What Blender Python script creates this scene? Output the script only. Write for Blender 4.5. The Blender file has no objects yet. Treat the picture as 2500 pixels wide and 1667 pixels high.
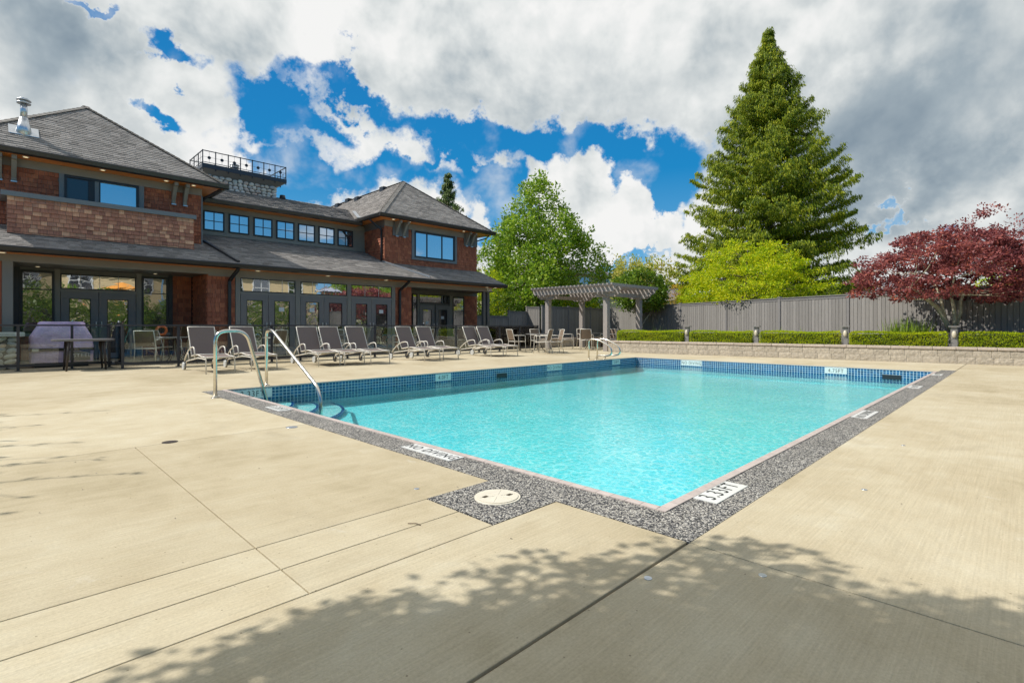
import bpy, bmesh, math, random
import numpy as np
from mathutils import Vector, Matrix

random.seed(7)
RNG = np.random.default_rng(7)
S = bpy.context.scene
COL = S.collection
PI = math.pi
R = math.radians

# ------------------------------------------------------------------ camera
F_PX, HOR, YAW = 1263.79, 796.58, 0.7815949      # focal length, horizon row (of a 2500 px wide frame), heading
CX0, CY0, CZ0 = -2.60596, -1.42812, 1.0
cam_d = bpy.data.cameras.new('camera')
cam = bpy.data.objects.new('camera', cam_d)
COL.objects.link(cam)
cam.location = (CX0, CY0, CZ0)
cam.rotation_euler = (PI / 2, 0, YAW - PI / 2)
cam_d.sensor_width = 36
cam_d.lens = F_PX * 36 / 2500
cam_d.shift_y = -(HOR - 833.5) / 2500 * -1.0
cam_d.shift_y = (HOR - 833.5) / 2500
cam_d.clip_start = 0.05
cam_d.clip_end = 2000
S.camera = cam

# ------------------------------------------------------------------ light
SUN_AZ_DIR = R(-40)        # heading the light travels to, from +x
SUN_EL = R(47)
sun_d = bpy.data.lights.new('sun', 'SUN')
sun = bpy.data.objects.new('sun', sun_d)
COL.objects.link(sun)
sun_d.energy = 4.6
sun_d.angle = R(0.45)
sun_d.color = (1.0, 0.955, 0.88)
ldir = Vector((math.cos(SUN_AZ_DIR) * math.cos(SUN_EL), math.sin(SUN_AZ_DIR) * math.cos(SUN_EL), -math.sin(SUN_EL)))
sun.rotation_euler = ldir.to_track_quat('-Z', 'Y').to_euler()
S.view_settings.view_transform = 'Standard'
S.view_settings.look = 'None'
S.view_settings.exposure = 0.0
S.view_settings.gamma = 1.0
S.view_settings.use_curve_mapping = False
S.cycles.use_denoising = True
S.cycles.max_bounces = 8
S.cycles.transparent_max_bounces = 24
S.cycles.caustics_reflective = False
S.cycles.caustics_refractive = False
S.cycles.sample_clamp_indirect = 6


# ------------------------------------------------------------------ node helper
class NT:
    def __init__(self, tree):
        self.t = tree
        self.t.nodes.clear()

    def n(self, kind, _props=None, **inp):
        nd = self.t.nodes.new(kind)
        for k, v in (_props or {}).items():
            setattr(nd, k, v)
        for k, v in inp.items():
            key = int(k[1:]) if k[0] == 'i' and k[1:].isdigit() else k.replace('_', ' ')
            s = nd.inputs[key]
            if isinstance(v, tuple) and len(v) == 2 and hasattr(v[0], 'outputs'):
                self.t.links.new(v[0].outputs[v[1]], s)
            elif hasattr(v, 'outputs'):
                self.t.links.new(v.outputs[0], s)
            else:
                s.default_value = v
        return nd

    def math(self, op, a, b=0.0, clamp=False):
        return self.n('ShaderNodeMath', {'operation': op, 'use_clamp': clamp}, i0=a, i1=b)

    def vmath(self, op, a, b=(0, 0, 0)):
        return self.n('ShaderNodeVectorMath', {'operation': op}, i0=a, i1=b)

    def ramp(self, fac, stops, interp='LINEAR'):
        nd = self.n('ShaderNodeValToRGB', None, Fac=fac)
        nd.color_ramp.interpolation = interp
        el = nd.color_ramp.elements
        while len(el) < len(stops):
            el.new(0.5)
        for e, (p, c) in zip(el, stops):
            e.position = p
            e.color = (c[0], c[1], c[2], 1) if hasattr(c, '__len__') else (c, c, c, 1)
        return nd

    def mix(self, f, a, b, mode='MIX'):
        nd = self.n('ShaderNodeMix', {'data_type': 'RGBA', 'blend_type': mode})
        for s, v in ((nd.inputs[0], f), (nd.inputs[6], a), (nd.inputs[7], b)):
            if isinstance(v, tuple) and len(v) == 2 and hasattr(v[0], 'outputs'):
                self.t.links.new(v[0].outputs[v[1]], s)
            elif hasattr(v, 'outputs'):
                self.t.links.new(v.outputs[2] if v.bl_idname == 'ShaderNodeMix' else v.outputs[0], s)
            elif hasattr(v, '__len__'):
                s.default_value = (v[0], v[1], v[2], 1)
            else:
                s.default_value = v
        return (nd, 2)

    def noise(self, vec, scale, detail=4, rough=0.5, dist=0.0):
        return self.n('ShaderNodeTexNoise', None, Vector=vec, Scale=scale, Detail=detail, Roughness=rough, Distortion=dist)

    def rng(self, v, a, b, c=0.0, d=1.0, smooth=False):
        return self.n('ShaderNodeMapRange', {'interpolation_type': 'SMOOTHSTEP' if smooth else 'LINEAR'},
                      i0=v, i1=a, i2=b, i3=c, i4=d)


# ------------------------------------------------------------------ sky
def view_dir(u, v):
    """direction of a point of the sky, as azimuth and elevation"""
    fw = Vector((math.cos(YAW), math.sin(YAW), 0))
    rt = Vector((math.sin(YAW), -math.cos(YAW), 0))
    d = fw + rt * ((u - 1250) / F_PX) + Vector((0, 0, 1)) * ((HOR - v) / F_PX)
    d.normalize()
    return math.atan2(d.y, d.x), math.asin(d.z)


world = bpy.data.worlds.new('World')
S.world = world
world.use_nodes = True
w = NT(world.node_tree)
geo = w.n('ShaderNodeTexCoord')
D_ = (geo, 0)
sky = w.n('ShaderNodeTexSky', {'sky_type': 'NISHITA', 'sun_disc': False, 'sun_elevation': SUN_EL,
                               'sun_rotation': PI / 2 - (SUN_AZ_DIR + PI), 'air_density': 1.0,
                               'dust_density': 0.3, 'ozone_density': 2.5, 'altitude': 100})
sep = w.n('ShaderNodeSeparateXYZ', None, Vector=D_)
az = w.math('ARCTAN2', (sep, 1), (sep, 0))
el = w.math('ARCSINE', (sep, 2))
P2 = w.n('ShaderNodeCombineXYZ', None, X=az, Y=el, Z=0.0)
# cloud coordinates: stretch so that clouds flatten towards the horizon
zc = w.math('ADD', w.math('MAXIMUM', (sep, 2), 0.0), 0.22)
cl = w.n('ShaderNodeCombineXYZ', None, X=w.math('DIVIDE', (sep, 0), zc), Y=w.math('DIVIDE', (sep, 1), zc), Z=0.0)
nw1 = w.noise(D_, 5.0, 3, 0.55)
nw2 = w.noise(D_, 17.0, 5, 0.62)
warp = w.vmath('ADD', w.vmath('SCALE', w.vmath('SUBTRACT', (nw1, 1), (.5, .5, .5))),
               w.vmath('SCALE', w.vmath('SUBTRACT', (nw2, 1), (.5, .5, .5))))
warp.inputs[0].links[0].from_node.inputs['Scale'].default_value = 0.24
warp.inputs[1].links[0].from_node.inputs['Scale'].default_value = 0.15
P2w = w.vmath('ADD', P2, warp)


def blob(p, u0, v0, u1, v1, wid, soft=0.5, gain=1.0):
    """soft capsule between two points of the sky"""
    a0, e0 = view_dir(u0, v0)
    a1, e1 = view_dir(u1, v1)
    cxm, cym = (a0 + a1) / 2, (e0 + e1) / 2
    ln = math.hypot(a1 - a0, e1 - e0) / 2
    wr = wid / F_PX
    mp = w.n('ShaderNodeMapping', {'vector_type': 'TEXTURE'}, Vector=p, Location=(cxm, cym, 0),
             Rotation=(0, 0, math.atan2(e1 - e0, a1 - a0)), Scale=(ln + wr, wr, 1))
    lng = w.n('ShaderNodeVectorMath', {'operation': 'LENGTH'}, i0=mp)
    return w.rng((lng, 1), 1 - soft, 1 + soft, gain, 0.0, True)


GAPS = [(600, 235, 780, 330, 52, 1.0), (700, 300, 830, 345, 40, 1.0), (780, 215, 930, 262, 34, 1.0), (330, 255, 450, 300, 24, 1.0),
        (330, 85, 430, 105, 26, .9), (20, 5, 150, 14, 15, .85), (1010, 300, 1230, 345, 44, 1.0),
        (1190, 330, 1480, 340, 50, 1.0), (1420, 330, 1720, 405, 58, 1.0), (1540, 400, 1680, 450, 46, 1.0),
        (880, 440, 1010, 445, 40, .9), (720, 440, 860, 500, 55, 1.0), (1050, 370, 1140, 420, 24, .8),
        (1110, 470, 1220, 520, 52, .95), (1225, 430, 1250, 480, 30, .8), (1000, 395, 1040, 385, 20, .8),
        (1600, 480, 1625, 495, 26, .9), (2180, 508, 2186, 520, 9, .58), (2230, 560, 2300, 560, 14, .68),
        (1480, 650, 1560, 670, 14, .62), (1430, 660, 1500, 650, 12, .6), (1480, 690, 1640, 645, 9, .58),
        (655, 395, 830, 480, 40, .9), (1150, 560, 1200, 590, 24, .7)]
DARK = [(1000, 290, 1560, 250, 120, .55), (1900, 380, 2420, 200, 150, 1.0), (2250, 130, 2600, 60, 130, .8), (0, 130, 90, 230, 90, .55),
        (1750, 150, 2000, 330, 110, .35), (450, 130, 800, 60, 90, .12), (2150, 470, 2500, 430, 50, .3),
        (1680, 610, 1760, 560, 60, .2), (2120, 20, 2500, -60, 120, .45), (1250, 150, 1600, 160, 90, .25), (300, 330, 420, 380, 50, .2)]
gap = None
for g in GAPS:
    b = blob(P2w, *g[:5], .62, g[5])
    gap = b if gap is None else w.math('SUBTRACT', w.math('ADD', gap, b), w.math('MULTIPLY', gap, b))
dark = None
for g in DARK:
    b = blob(P2w, *g[:5], .75, g[5])
    dark = b if dark is None else w.math('MAXIMUM', dark, b)
# elsewhere (outside the frame) broken cloud with plenty of blue between
a_mid, _ = view_dir(1250, 500)
front = w.n('ShaderNodeVectorMath', {'operation': 'DOT_PRODUCT'}, i0=D_, i1=(math.cos(YAW), math.sin(YAW), 0.25))
fr = w.rng((front, 1), 0.28, 0.55, 0.0, 1.0, True)
fb = w.noise(cl, 1.1, 7, 0.55, 0.2)
fb2 = w.noise(D_, 10.0, 5, 0.54, 0.2)
up1 = w.noise(w.vmath('ADD', D_, (-.010, .006, .022)), 10.0, 5, 0.54, 0.2)
fm = w.noise(D_, 4.6, 5, 0.55, 0.2)
up2 = w.noise(w.vmath('ADD', D_, (-.02, .012, .05)), 4.6, 5, 0.55, 0.2)
relief = w.math('ADD', w.math('MULTIPLY', w.math('SUBTRACT', (up1, 0), (fb2, 0)), 1.15), w.math('MULTIPLY', w.math('SUBTRACT', (up2, 0), (fm, 0)), 2.1))
fb3 = w.noise(D_, 3.2, 6, 0.55, 0.4)
away = w.rng(w.math('ADD', (fb, 0), w.rng((sep, 2), .42, .8, 0.0, .24, True)), 0.585, 0.70, 0.0, 1.0, True)
dens_in = w.math('ADD', w.math('SUBTRACT', 1.12, w.math('MULTIPLY', gap, 1.18)), w.math('MULTIPLY', w.math('SUBTRACT', (fb2, 0), .5), 1.2))
mask_in = w.rng(dens_in, 0.12, 0.92, 0.0, 1.0, True)
mask = w.n('ShaderNodeMix', {'data_type': 'FLOAT'}, i0=fr, i2=away, i3=mask_in)
wisp = w.rng(w.math('ADD', w.math('MULTIPLY', (fb2, 0), .6), w.math('MULTIPLY', (fm, 0), .4)), .50, .66, 0.0, .5, True)
mask = w.math('MAXIMUM', mask, w.math('MULTIPLY', wisp, fr))
# cloud light and shade
shade_n = w.rng((fb3, 0), 0.33, 0.66, 0.0, 1.0, True)
edge = w.rng(dens_in, 0.35, 1.1, 0.0, 1.0, True)
shade = w.math('ADD', w.math('MULTIPLY', shade_n, 0.36), w.math('MULTIPLY', (dark, 0), 0.54))
shade = w.math('ADD', w.math('ADD', shade, .04), w.math('MULTIPLY', relief, w.math('SUBTRACT', 1.0, w.math('MULTIPLY', (dark, 0), .75))))
shade = w.math('MULTIPLY', shade, w.math('ADD', w.math('MULTIPLY', edge, 0.45), .55), True)
ccol = w.ramp(shade, [(0.0, (9.1, 9.1, 9.0)), (0.25, (7.8, 8.05, 8.0)), (0.5, (5.9, 6.35, 6.5)), (.75, (3.6, 4.3, 4.8)), (1.0, (1.9, 2.6, 3.3))])
hs = w.n('ShaderNodeHueSaturation', None, Hue=0.497, Saturation=1.35, Value=1.0, Color=sky)
azure = w.ramp(w.math('MAXIMUM', (sep, 2), 0.0), [(0.0, (3.4, 5.4, 7.2)), (.12, (1.3, 4.2, 7.2)), (.28, (.12, 2.5, 5.8)), (.6, (.15, 1.6, 4.8)), (1.0, (.4, 1.6, 4.2))])
blue = w.mix(.93, hs, azure)
skyc = w.mix((mask, 0), blue, ccol)
bg = w.n('ShaderNodeBackground', None, Color=skyc, Strength=0.1)
w.n('ShaderNodeOutputWorld', None, Surface=bg)


# ------------------------------------------------------------------ pixel + known plane -> place (the planes are the real walls)
FW = Vector((math.cos(YAW), math.sin(YAW), 0))
RT = Vector((math.sin(YAW), -math.cos(YAW), 0))
C0 = Vector((CX0, CY0, CZ0))


def ray(u, v):
    return FW + RT * ((u - 1250) / F_PX) + Vector((0, 0, 1)) * ((HOR - v) / F_PX)


def on_z(u, v, z=0.0):
    d = ray(u, v)
    return C0 + d * ((z - C0.z) / d.z)


def on_y(u, v, y):
    d = ray(u, v)
    return C0 + d * ((y - C0.y) / d.y)


def on_x(u, v, x):
    d = ray(u, v)
    return C0 + d * ((x - C0.x) / d.x)


def at_depth(u, v, dep):
    return C0 + ray(u, v) * dep


def xw(u, y):
    return on_y(u, 796, y).x


# ------------------------------------------------------------------ mesh helper
class MB:
    def __init__(self):
        self.v = []
        self.f = []
        self.smooth = []

    def add(self, vs, fs, smooth=False):
        o = len(self.v)
        self.v += [tuple(p) for p in vs]
        self.f += [tuple(i + o for i in f) for f in fs]
        self.smooth += [smooth] * len(fs)
        return self

    def box(self, x0, x1, y0, y1, z0, z1):
        return self.add([(x0, y0, z0), (x1, y0, z0), (x1, y1, z0), (x0, y1, z0), (x0, y0, z1), (x1, y0, z1), (x1, y1, z1), (x0, y1, z1)],
                        [(0, 3, 2, 1), (4, 5, 6, 7), (0, 1, 5, 4), (1, 2, 6, 5), (2, 3, 7, 6), (3, 0, 4, 7)])

    def hexa(self, a, b, c, d, up):
        """slab: quad a b c d (Vectors) thickened by vector up"""
        vs = [a, b, c, d, a + up, b + up, c + up, d + up]
        return self.add(vs, [(0, 3, 2, 1), (4, 5, 6, 7), (0, 1, 5, 4), (1, 2, 6, 5), (2, 3, 7, 6), (3, 0, 4, 7)])

    def bar(self, p, q, wd, ht, side=None):
        """rectangular bar from p to q"""
        p, q = Vector(p), Vector(q)
        d = (q - p).normalized()
        s = Vector(side) if side else (d.cross(Vector((0, 0, 1))) if abs(d.z) < .95 else Vector((1, 0, 0)))
        s = (s - d * s.dot(d)).normalized()
        u = s.cross(d).normalized()
        s, u = s * wd / 2, u * ht / 2
        vs = [p - s - u, p + s - u, p + s + u, p - s + u, q - s - u, q + s - u, q + s + u, q - s + u]
        return self.add(vs, [(0, 1, 2, 3), (4, 7, 6, 5), (0, 4, 5, 1), (1, 5, 6, 2), (2, 6, 7, 3), (3, 7, 4, 0)])

    def tube(self, pts, r, seg=8, cap=True, radii=None):
        pts = [Vector(p) for p in pts]
        n = len(pts)
        o = len(self.v)
        prev = None
        for i, p in enumerate(pts):
            d = (pts[min(i + 1, n - 1)] - pts[max(i - 1, 0)]).normalized()
            if prev is None:
                s = d.cross(Vector((0, 0, 1)) if abs(d.z) < .9 else Vector((1, 0, 0))).normalized()
            else:
                s = (prev - d * prev.dot(d)).normalized()
            prev = s
            t = d.cross(s)
            rr = radii[i] if radii else r
            for k in range(seg):
                a = 2 * PI * k / seg
                self.v.append(tuple(p + (s * math.cos(a) + t * math.sin(a)) * rr))
        for i in range(n - 1):
            for k in range(seg):
                a, b = o + i * seg + k, o + i * seg + (k + 1) % seg
                self.f.append((a, b, b + seg, a + seg))
                self.smooth.append(True)
        if cap:
            self.f.append(tuple(o + k for k in range(seg))[::-1])
            self.f.append(tuple(o + (n - 1) * seg + k for k in range(seg)))
            self.smooth += [False, False]
        return self

    def cyl(self, x, y, z0, z1, r0, r1=None, seg=20):
        r1 = r0 if r1 is None else r1
        o = len(self.v)
        for z, r in ((z0, r0), (z1, r1)):
            for k in range(seg):
                a = 2 * PI * k / seg
                self.v.append((x + r * math.cos(a), y + r * math.sin(a), z))
        for k in range(seg):
            j = (k + 1) % seg
            self.f.append((o + k, o + j, o + seg + j, o + seg + k))
            self.smooth.append(True)
        self.f.append(tuple(o + k for k in range(seg))[::-1])
        self.f.append(tuple(o + seg + k for k in range(seg)))
        self.smooth += [False, False]
        return self

    def prism(self, poly, axis, a, b):
        """poly 2-D in the two other axes, extruded along axis from a to b"""
        n = len(poly)
        vs = []
        for t in (a, b):
            for p in poly:
                vs.append({'x': (t, p[0], p[1]), 'y': (p[0], t, p[1]), 'z': (p[0], p[1], t)}[axis])
        fs = [tuple(range(n))[::-1], tuple(range(n, 2 * n))]
        fs += [(i, (i + 1) % n, n + (i + 1) % n, n + i) for i in range(n)]
        return self.add(vs, fs)

    def mesh(self, name, mat=None, fix=True):
        me = bpy.data.meshes.new(name)
        me.from_pydata(self.v, [], self.f)
        if any(self.smooth):
            me.polygons.foreach_set('use_smooth', self.smooth)
        if fix:
            bm = bmesh.new()
            bm.from_mesh(me)
            bmesh.ops.recalc_face_normals(bm, faces=bm.faces)
            bm.to_mesh(me)
            bm.free()
        if mat:
            me.materials.append(mat)
        me.update()
        return me

    def build(self, name, mat, parent=None, fix=True, bevel=0.0):
        o = bpy.data.objects.new(name, self.mesh(name, mat, fix))
        COL.objects.link(o)
        if parent:
            o.parent = parent
            o.matrix_parent_inverse = parent.matrix_basis.inverted()
        if bevel:
            m = o.modifiers.new('bevel', 'BEVEL')
            m.width = bevel
            m.segments = 2
            m.limit_method = 'ANGLE'
        return o


def tag(o, label=None, cat=None, group=None, kind=None):
    for k, v in (('label', label), ('category', cat), ('group', group), ('kind', kind)):
        if v:
            o[k] = v
    return o


def empty(name, loc=(0, 0, 0), rz=0.0, label=None, cat=None, group=None, kind=None, parent=None):
    o = bpy.data.objects.new(name, None)
    COL.objects.link(o)
    o.empty_display_size = .2
    o.location = loc
    o.rotation_euler = (0, 0, rz)
    if parent:
        o.parent = parent
        o.matrix_parent_inverse = parent.matrix_basis.inverted()
    return tag(o, label, cat, group, kind)


def local(mb, name, mat, parent, **k):
    """part given in its thing's own coordinates"""
    o = bpy.data.objects.new(name, mb.mesh(name, mat))
    COL.objects.link(o)
    o.parent = parent
    return o


def shared(me, name, parent, loc, rot=(0, 0, 0), scale=(1, 1, 1), world=True):
    o = bpy.data.objects.new(name, me)
    COL.objects.link(o)
    o.parent = parent
    if world and parent:
        o.matrix_parent_inverse = parent.matrix_basis.inverted()
    o.location = loc
    o.rotation_euler = rot
    o.scale = scale
    return o


KIDS = {}


def copy_thing(root, loc, rz, label, group=None):
    def rec(o, parent):
        c = o.copy()
        COL.objects.link(c)
        if parent:
            c.parent = parent
        if o.name not in KIDS:
            KIDS[o.name] = list(o.children)
        for ch in KIDS[o.name]:
            rec(ch, c)
        return c
    r = rec(root, None)
    r.location = loc
    r.rotation_euler = (0, 0, rz)
    r['label'] = label
    if group:
        r['group'] = group
    return r


# ------------------------------------------------------------------ materials
MATS = {}


def mat(name, col, rough=.6, spec=.5, metal=0.0, var=0.0, vscale=8.0, bump=0.0, bscale=40.0, rnd=0.0, stretch=(1, 1, 1),
        island=0.0, hue=None, coords='pos', detail=4):
    if name in MATS:
        return MATS[name]
    m = bpy.data.materials.new(name)
    m.use_nodes = True
    t = NT(m.node_tree)
    if coords == 'pos':
        g = t.n('ShaderNodeNewGeometry')
        vec = (g, 0)
    else:
        g = t.n('ShaderNodeTexCoord')
        vec = (g, 3)
    if stretch != (1, 1, 1):
        vec = t.n('ShaderNodeMapping', None, Vector=vec, Scale=stretch)
    c = (col[0], col[1], col[2], 1)
    cur = None
    if rnd or island:
        rv = (t.n('ShaderNodeNewGeometry'), 'Random Per Island') if island else (t.n('ShaderNodeObjectInfo'), 'Random')
        a = island or rnd
        if hue:
            cur = (t.ramp(rv, [(i / (len(hue) - 1), h) for i, h in enumerate(hue)]), 0)
        else:
            f2 = t.rng(rv, 0, 1, 1 - a, 1 + a)
            cur = t.mix(1.0, c, t.n('ShaderNodeCombineXYZ', None, X=f2, Y=f2, Z=f2), 'MULTIPLY')
    if var:
        nz = t.noise(vec, vscale, detail, .6)
        f = t.rng((nz, 0), .3, .7, 1 - var, 1 + var)
        cur = t.mix(1.0, cur if cur else c, t.n('ShaderNodeCombineXYZ', None, X=f, Y=f, Z=f), 'MULTIPLY')
    kw = dict(Roughness=rough, Metallic=metal)
    p = t.n('ShaderNodeBsdfPrincipled', None, **kw)
    p.inputs['Specular IOR Level'].default_value = spec
    if cur is None:
        p.inputs['Base Color'].default_value = c
    else:
        src = cur if isinstance(cur, tuple) else (cur, 0)
        t.t.links.new(src[0].outputs[src[1]], p.inputs['Base Color'])
    if bump:
        nb = t.noise(vec, bscale, 5, .65)
        b = t.n('ShaderNodeBump', None, Strength=min(1.0, bump), Distance=.01 * max(1, bump), Height=nb)
        t.t.links.new(b.outputs[0], p.inputs['Normal'])
    t.n('ShaderNodeOutputMaterial', None, Surface=p)
    MATS[name] = m
    return m


def leaf_mat(name, cols, trans=.35, rough=.5, spec=.3):
    if name in MATS:
        return MATS[name]
    m = bpy.data.materials.new(name)
    m.use_nodes = True
    t = NT(m.node_tree)
    g = t.n('ShaderNodeNewGeometry')
    nz = t.noise((g, 0), 1.3, 3, .6)
    f = t.math('ADD', t.math('MULTIPLY', (g, 'Random Per Island'), .6), t.math('MULTIPLY', t.math('SUBTRACT', (nz, 0), .3), 1.0), True)
    rc = t.ramp(f, [(i / (len(cols) - 1), c) for i, c in enumerate(cols)])
    p = t.n('ShaderNodeBsdfPrincipled', None, Base_Color=rc, Roughness=rough)
    p.inputs['Specular IOR Level'].default_value = spec
    tr = t.n('ShaderNodeBsdfTranslucent', None, Color=rc)
    mx = t.n('ShaderNodeMixShader', None, i0=trans, i1=p, i2=tr)
    t.n('ShaderNodeOutputMaterial', None, Surface=mx)
    MATS[name] = m
    return m


def concrete_mat(name='deck_concrete'):
    m = bpy.data.materials.new(name)
    m.use_nodes = True
    t = NT(m.node_tree)
    g = t.n('ShaderNodeNewGeometry')
    P = (g, 0)
    oi = t.n('ShaderNodeObjectInfo')
    big = t.noise(P, .55, 5, .62, .5)
    mid = t.noise(P, 3.5, 5, .65, .4)
    fine = t.noise(P, 90, 4, .7)
    str_ = t.n('ShaderNodeMapping', None, Vector=P, Scale=(2.2, 95, 1))
    broom = t.noise(str_, 1.0, 5, .7)
    str2 = t.n('ShaderNodeMapping', None, Vector=P, Scale=(.5, 9, 1))
    streak = t.noise(str2, 1.0, 4, .6)
    f = t.math('ADD', t.math('MULTIPLY', (big, 0), .9), t.math('MULTIPLY', (mid, 0), .45))
    f = t.math('ADD', f, t.math('MULTIPLY', (streak, 0), .18))
    f = t.math('ADD', f, t.math('MULTIPLY', t.math('SUBTRACT', (oi, 'Random'), .5), .10))
    f = t.math('ADD', f, .05)
    f = t.math('ADD', f, .07)
    c = t.ramp(t.rng(f, .62, 1.18), [(0, (.385, .32, .20)), (.35, (.485, .41, .275)), (.65, (.54, .47, .33)), (1, (.60, .55, .42))])
    f2 = t.math('ADD', t.math('MULTIPLY', (fine, 0), .38), t.math('MULTIPLY', (broom, 0), .34))
    f2 = t.rng(f2, .27, .45, .83, 1.09)
    c = t.mix(1.0, c, t.n('ShaderNodeCombineXYZ', None, X=f2, Y=f2, Z=f2), 'MULTIPLY')
    # specks and small pores
    vo = t.n('ShaderNodeTexVoronoi', None, Vector=P, Scale=34.0)
    sel = t.math('GREATER_THAN', t.n('ShaderNodeSeparateColor', None, Color=(vo, 1)), .93)
    dot = t.math('MULTIPLY', t.math('LESS_THAN', (vo, 0), .13), sel)
    c = t.mix(t.math('MULTIPLY', dot, .55), c, (.12, .09, .06))
    # a few old stains
    st = t.noise(P, .9, 6, .7, 1.2)
    c = t.mix(t.rng((st, 0), .56, .72, 0, .34, True), c, (.36, .31, .22))
    pl = t.noise(P, 1.7, 6, .7, .8)
    c = t.mix(t.rng((pl, 0), .62, .74, 0, .35, True), c, (.66, .63, .54))
    r2 = t.rng((oi, 'Random'), 0, 1, .97, 1.03)
    c = t.mix(1.0, c, t.n('ShaderNodeCombineXYZ', None, X=r2, Y=r2, Z=r2), 'MULTIPLY')
    p = t.n('ShaderNodeBsdfPrincipled', None, Base_Color=c, Roughness=.82)
    p.inputs['Specular IOR Level'].default_value = .25
    h = t.math('ADD', t.math('MULTIPLY', (broom, 0), .7), t.math('MULTIPLY', (fine, 0), .5))
    b = t.n('ShaderNodeBump', None, Strength=.55, Distance=.004, Height=h)
    t.t.links.new(b.outputs[0], p.inputs['Normal'])
    t.n('ShaderNodeOutputMaterial', None, Surface=p)
    return m


def aggregate_mat():
    m = bpy.data.materials.new('exposed_aggregate')
    m.use_nodes = True
    t = NT(m.node_tree)
    g = t.n('ShaderNodeNewGeometry')
    vo = t.n('ShaderNodeTexVoronoi', None, Vector=(g, 0), Scale=125.0)
    gs = t.n('ShaderNodeSeparateColor', None, Color=(vo, 1))
    c = t.ramp((gs, 0), [(0, (.02, .02, .025)), (.28, (.05, .05, .055)), (.5, (.25, .24, .23)), (.75, (.50, .46, .40)), (.9, (.60, .57, .50)), (1, (.75, .72, .66))])
    dk = t.rng((vo, 0), .35, .75, 1.0, .35)
    c = t.mix(1.0, c, t.n('ShaderNodeCombineXYZ', None, X=dk, Y=dk, Z=dk), 'MULTIPLY')
    nz = t.noise((g, 0), 2.0, 4, .6)
    f = t.rng((nz, 0), .3, .7, .85, 1.15)
    c = t.mix(1.0, c, t.n('ShaderNodeCombineXYZ', None, X=f, Y=f, Z=f), 'MULTIPLY')
    p = t.n('ShaderNodeBsdfPrincipled', None, Base_Color=c, Roughness=.6)
    b = t.n('ShaderNodeBump', None, Strength=.8, Distance=.005, Height=t.math('SUBTRACT', 1.0, (vo, 0)))
    t.t.links.new(b.outputs[0], p.inputs['Normal'])
    t.n('ShaderNodeOutputMaterial', None, Surface=p)
    return m


def window_mat(name, gloss=.55, inside=(.012, .012, .014), wave=0.0, wscale=3.0, rim=.35):
    m = bpy.data.materials.new(name)
    m.use_nodes = True
    t = NT(m.node_tree)
    lw = t.n('ShaderNodeLayerWeight', None, Blend=.35)
    fac = t.rng((lw, 1), 0, 1, gloss, min(1, gloss + rim))
    gl = t.n('ShaderNodeBsdfGlossy', None, Color=(.92, .95, 1, 1), Roughness=.015)
    df = t.n('ShaderNodeBsdfPrincipled', None, Base_Color=(*inside, 1), Roughness=.3)
    g = t.n('ShaderNodeNewGeometry')
    nz = t.noise((g, 0), wscale, 2, .5, 1.5)
    b = t.n('ShaderNodeBump', None, Strength=1.0, Distance=max(wave, .0005), Height=nz)
    t.t.links.new(b.outputs[0], gl.inputs['Normal'])
    mx = t.n('ShaderNodeMixShader', None, i0=fac, i1=df, i2=gl)
    t.n('ShaderNodeOutputMaterial', None, Surface=mx)
    return m


def clear_glass(name, tint=(.90, .95, .93), refl=1.0):
    m = bpy.data.materials.new(name)
    m.use_nodes = True
    t = NT(m.node_tree)
    fr = t.n('ShaderNodeFresnel', None, IOR=1.5)
    f = t.math('MULTIPLY', fr, refl, True)
    gl = t.n('ShaderNodeBsdfGlossy', None, Color=(1, 1, 1, 1), Roughness=.01)
    tr = t.n('ShaderNodeBsdfTransparent', None, Color=(*tint, 1))
    mx = t.n('ShaderNodeMixShader', None, i0=f, i1=tr, i2=gl)
    t.n('ShaderNodeOutputMaterial', None, Surface=mx)
    return m


def water_mat():
    m = bpy.data.materials.new('pool_water')
    m.use_nodes = True
    t = NT(m.node_tree)
    g = t.n('ShaderNodeNewGeometry')
    P = (g, 0)
    nw = t.noise(P, 2.5, 3, .6)
    wv = t.vmath('ADD', P, t.vmath('SCALE', (nw, 1)))
    wv.inputs[1].links[0].from_node.inputs['Scale'].default_value = .18
    n1 = t.noise(wv, 8.0, 3, .55, .6)
    n2 = t.noise(wv, 24.0, 3, .6, .8)
    nbig = t.noise(P, 1.3, 3, .6)
    h = t.math('ADD', t.math('MULTIPLY', (n1, 0), .9), t.math('MULTIPLY', (n2, 0), .35))
    b = t.n('ShaderNodeBump', None, Strength=1.0, Distance=.0065, Height=h)
    fr = t.n('ShaderNodeFresnel', None, IOR=1.33, Normal=b)
    gl = t.n('ShaderNodeBsdfGlossy', None, Color=(1, 1, 1, 1), Roughness=.02, Normal=b)
    # caustic net put into the transmission colour: brighter along crests, dimmer inside cells
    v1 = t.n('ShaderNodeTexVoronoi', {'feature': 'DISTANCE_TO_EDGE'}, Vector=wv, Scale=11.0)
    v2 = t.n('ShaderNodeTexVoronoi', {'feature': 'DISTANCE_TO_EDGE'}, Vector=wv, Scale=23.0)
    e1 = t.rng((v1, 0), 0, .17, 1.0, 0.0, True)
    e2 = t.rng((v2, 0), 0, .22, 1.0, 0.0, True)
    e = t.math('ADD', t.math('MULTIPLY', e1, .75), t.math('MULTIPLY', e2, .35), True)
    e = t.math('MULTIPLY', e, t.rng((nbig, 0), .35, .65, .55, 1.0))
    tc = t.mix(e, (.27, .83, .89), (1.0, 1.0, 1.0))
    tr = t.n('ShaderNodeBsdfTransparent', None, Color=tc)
    mx = t.n('ShaderNodeMixShader', None, i0=fr, i1=tr, i2=gl)
    t.n('ShaderNodeOutputMaterial', None, Surface=mx)
    return m


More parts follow.
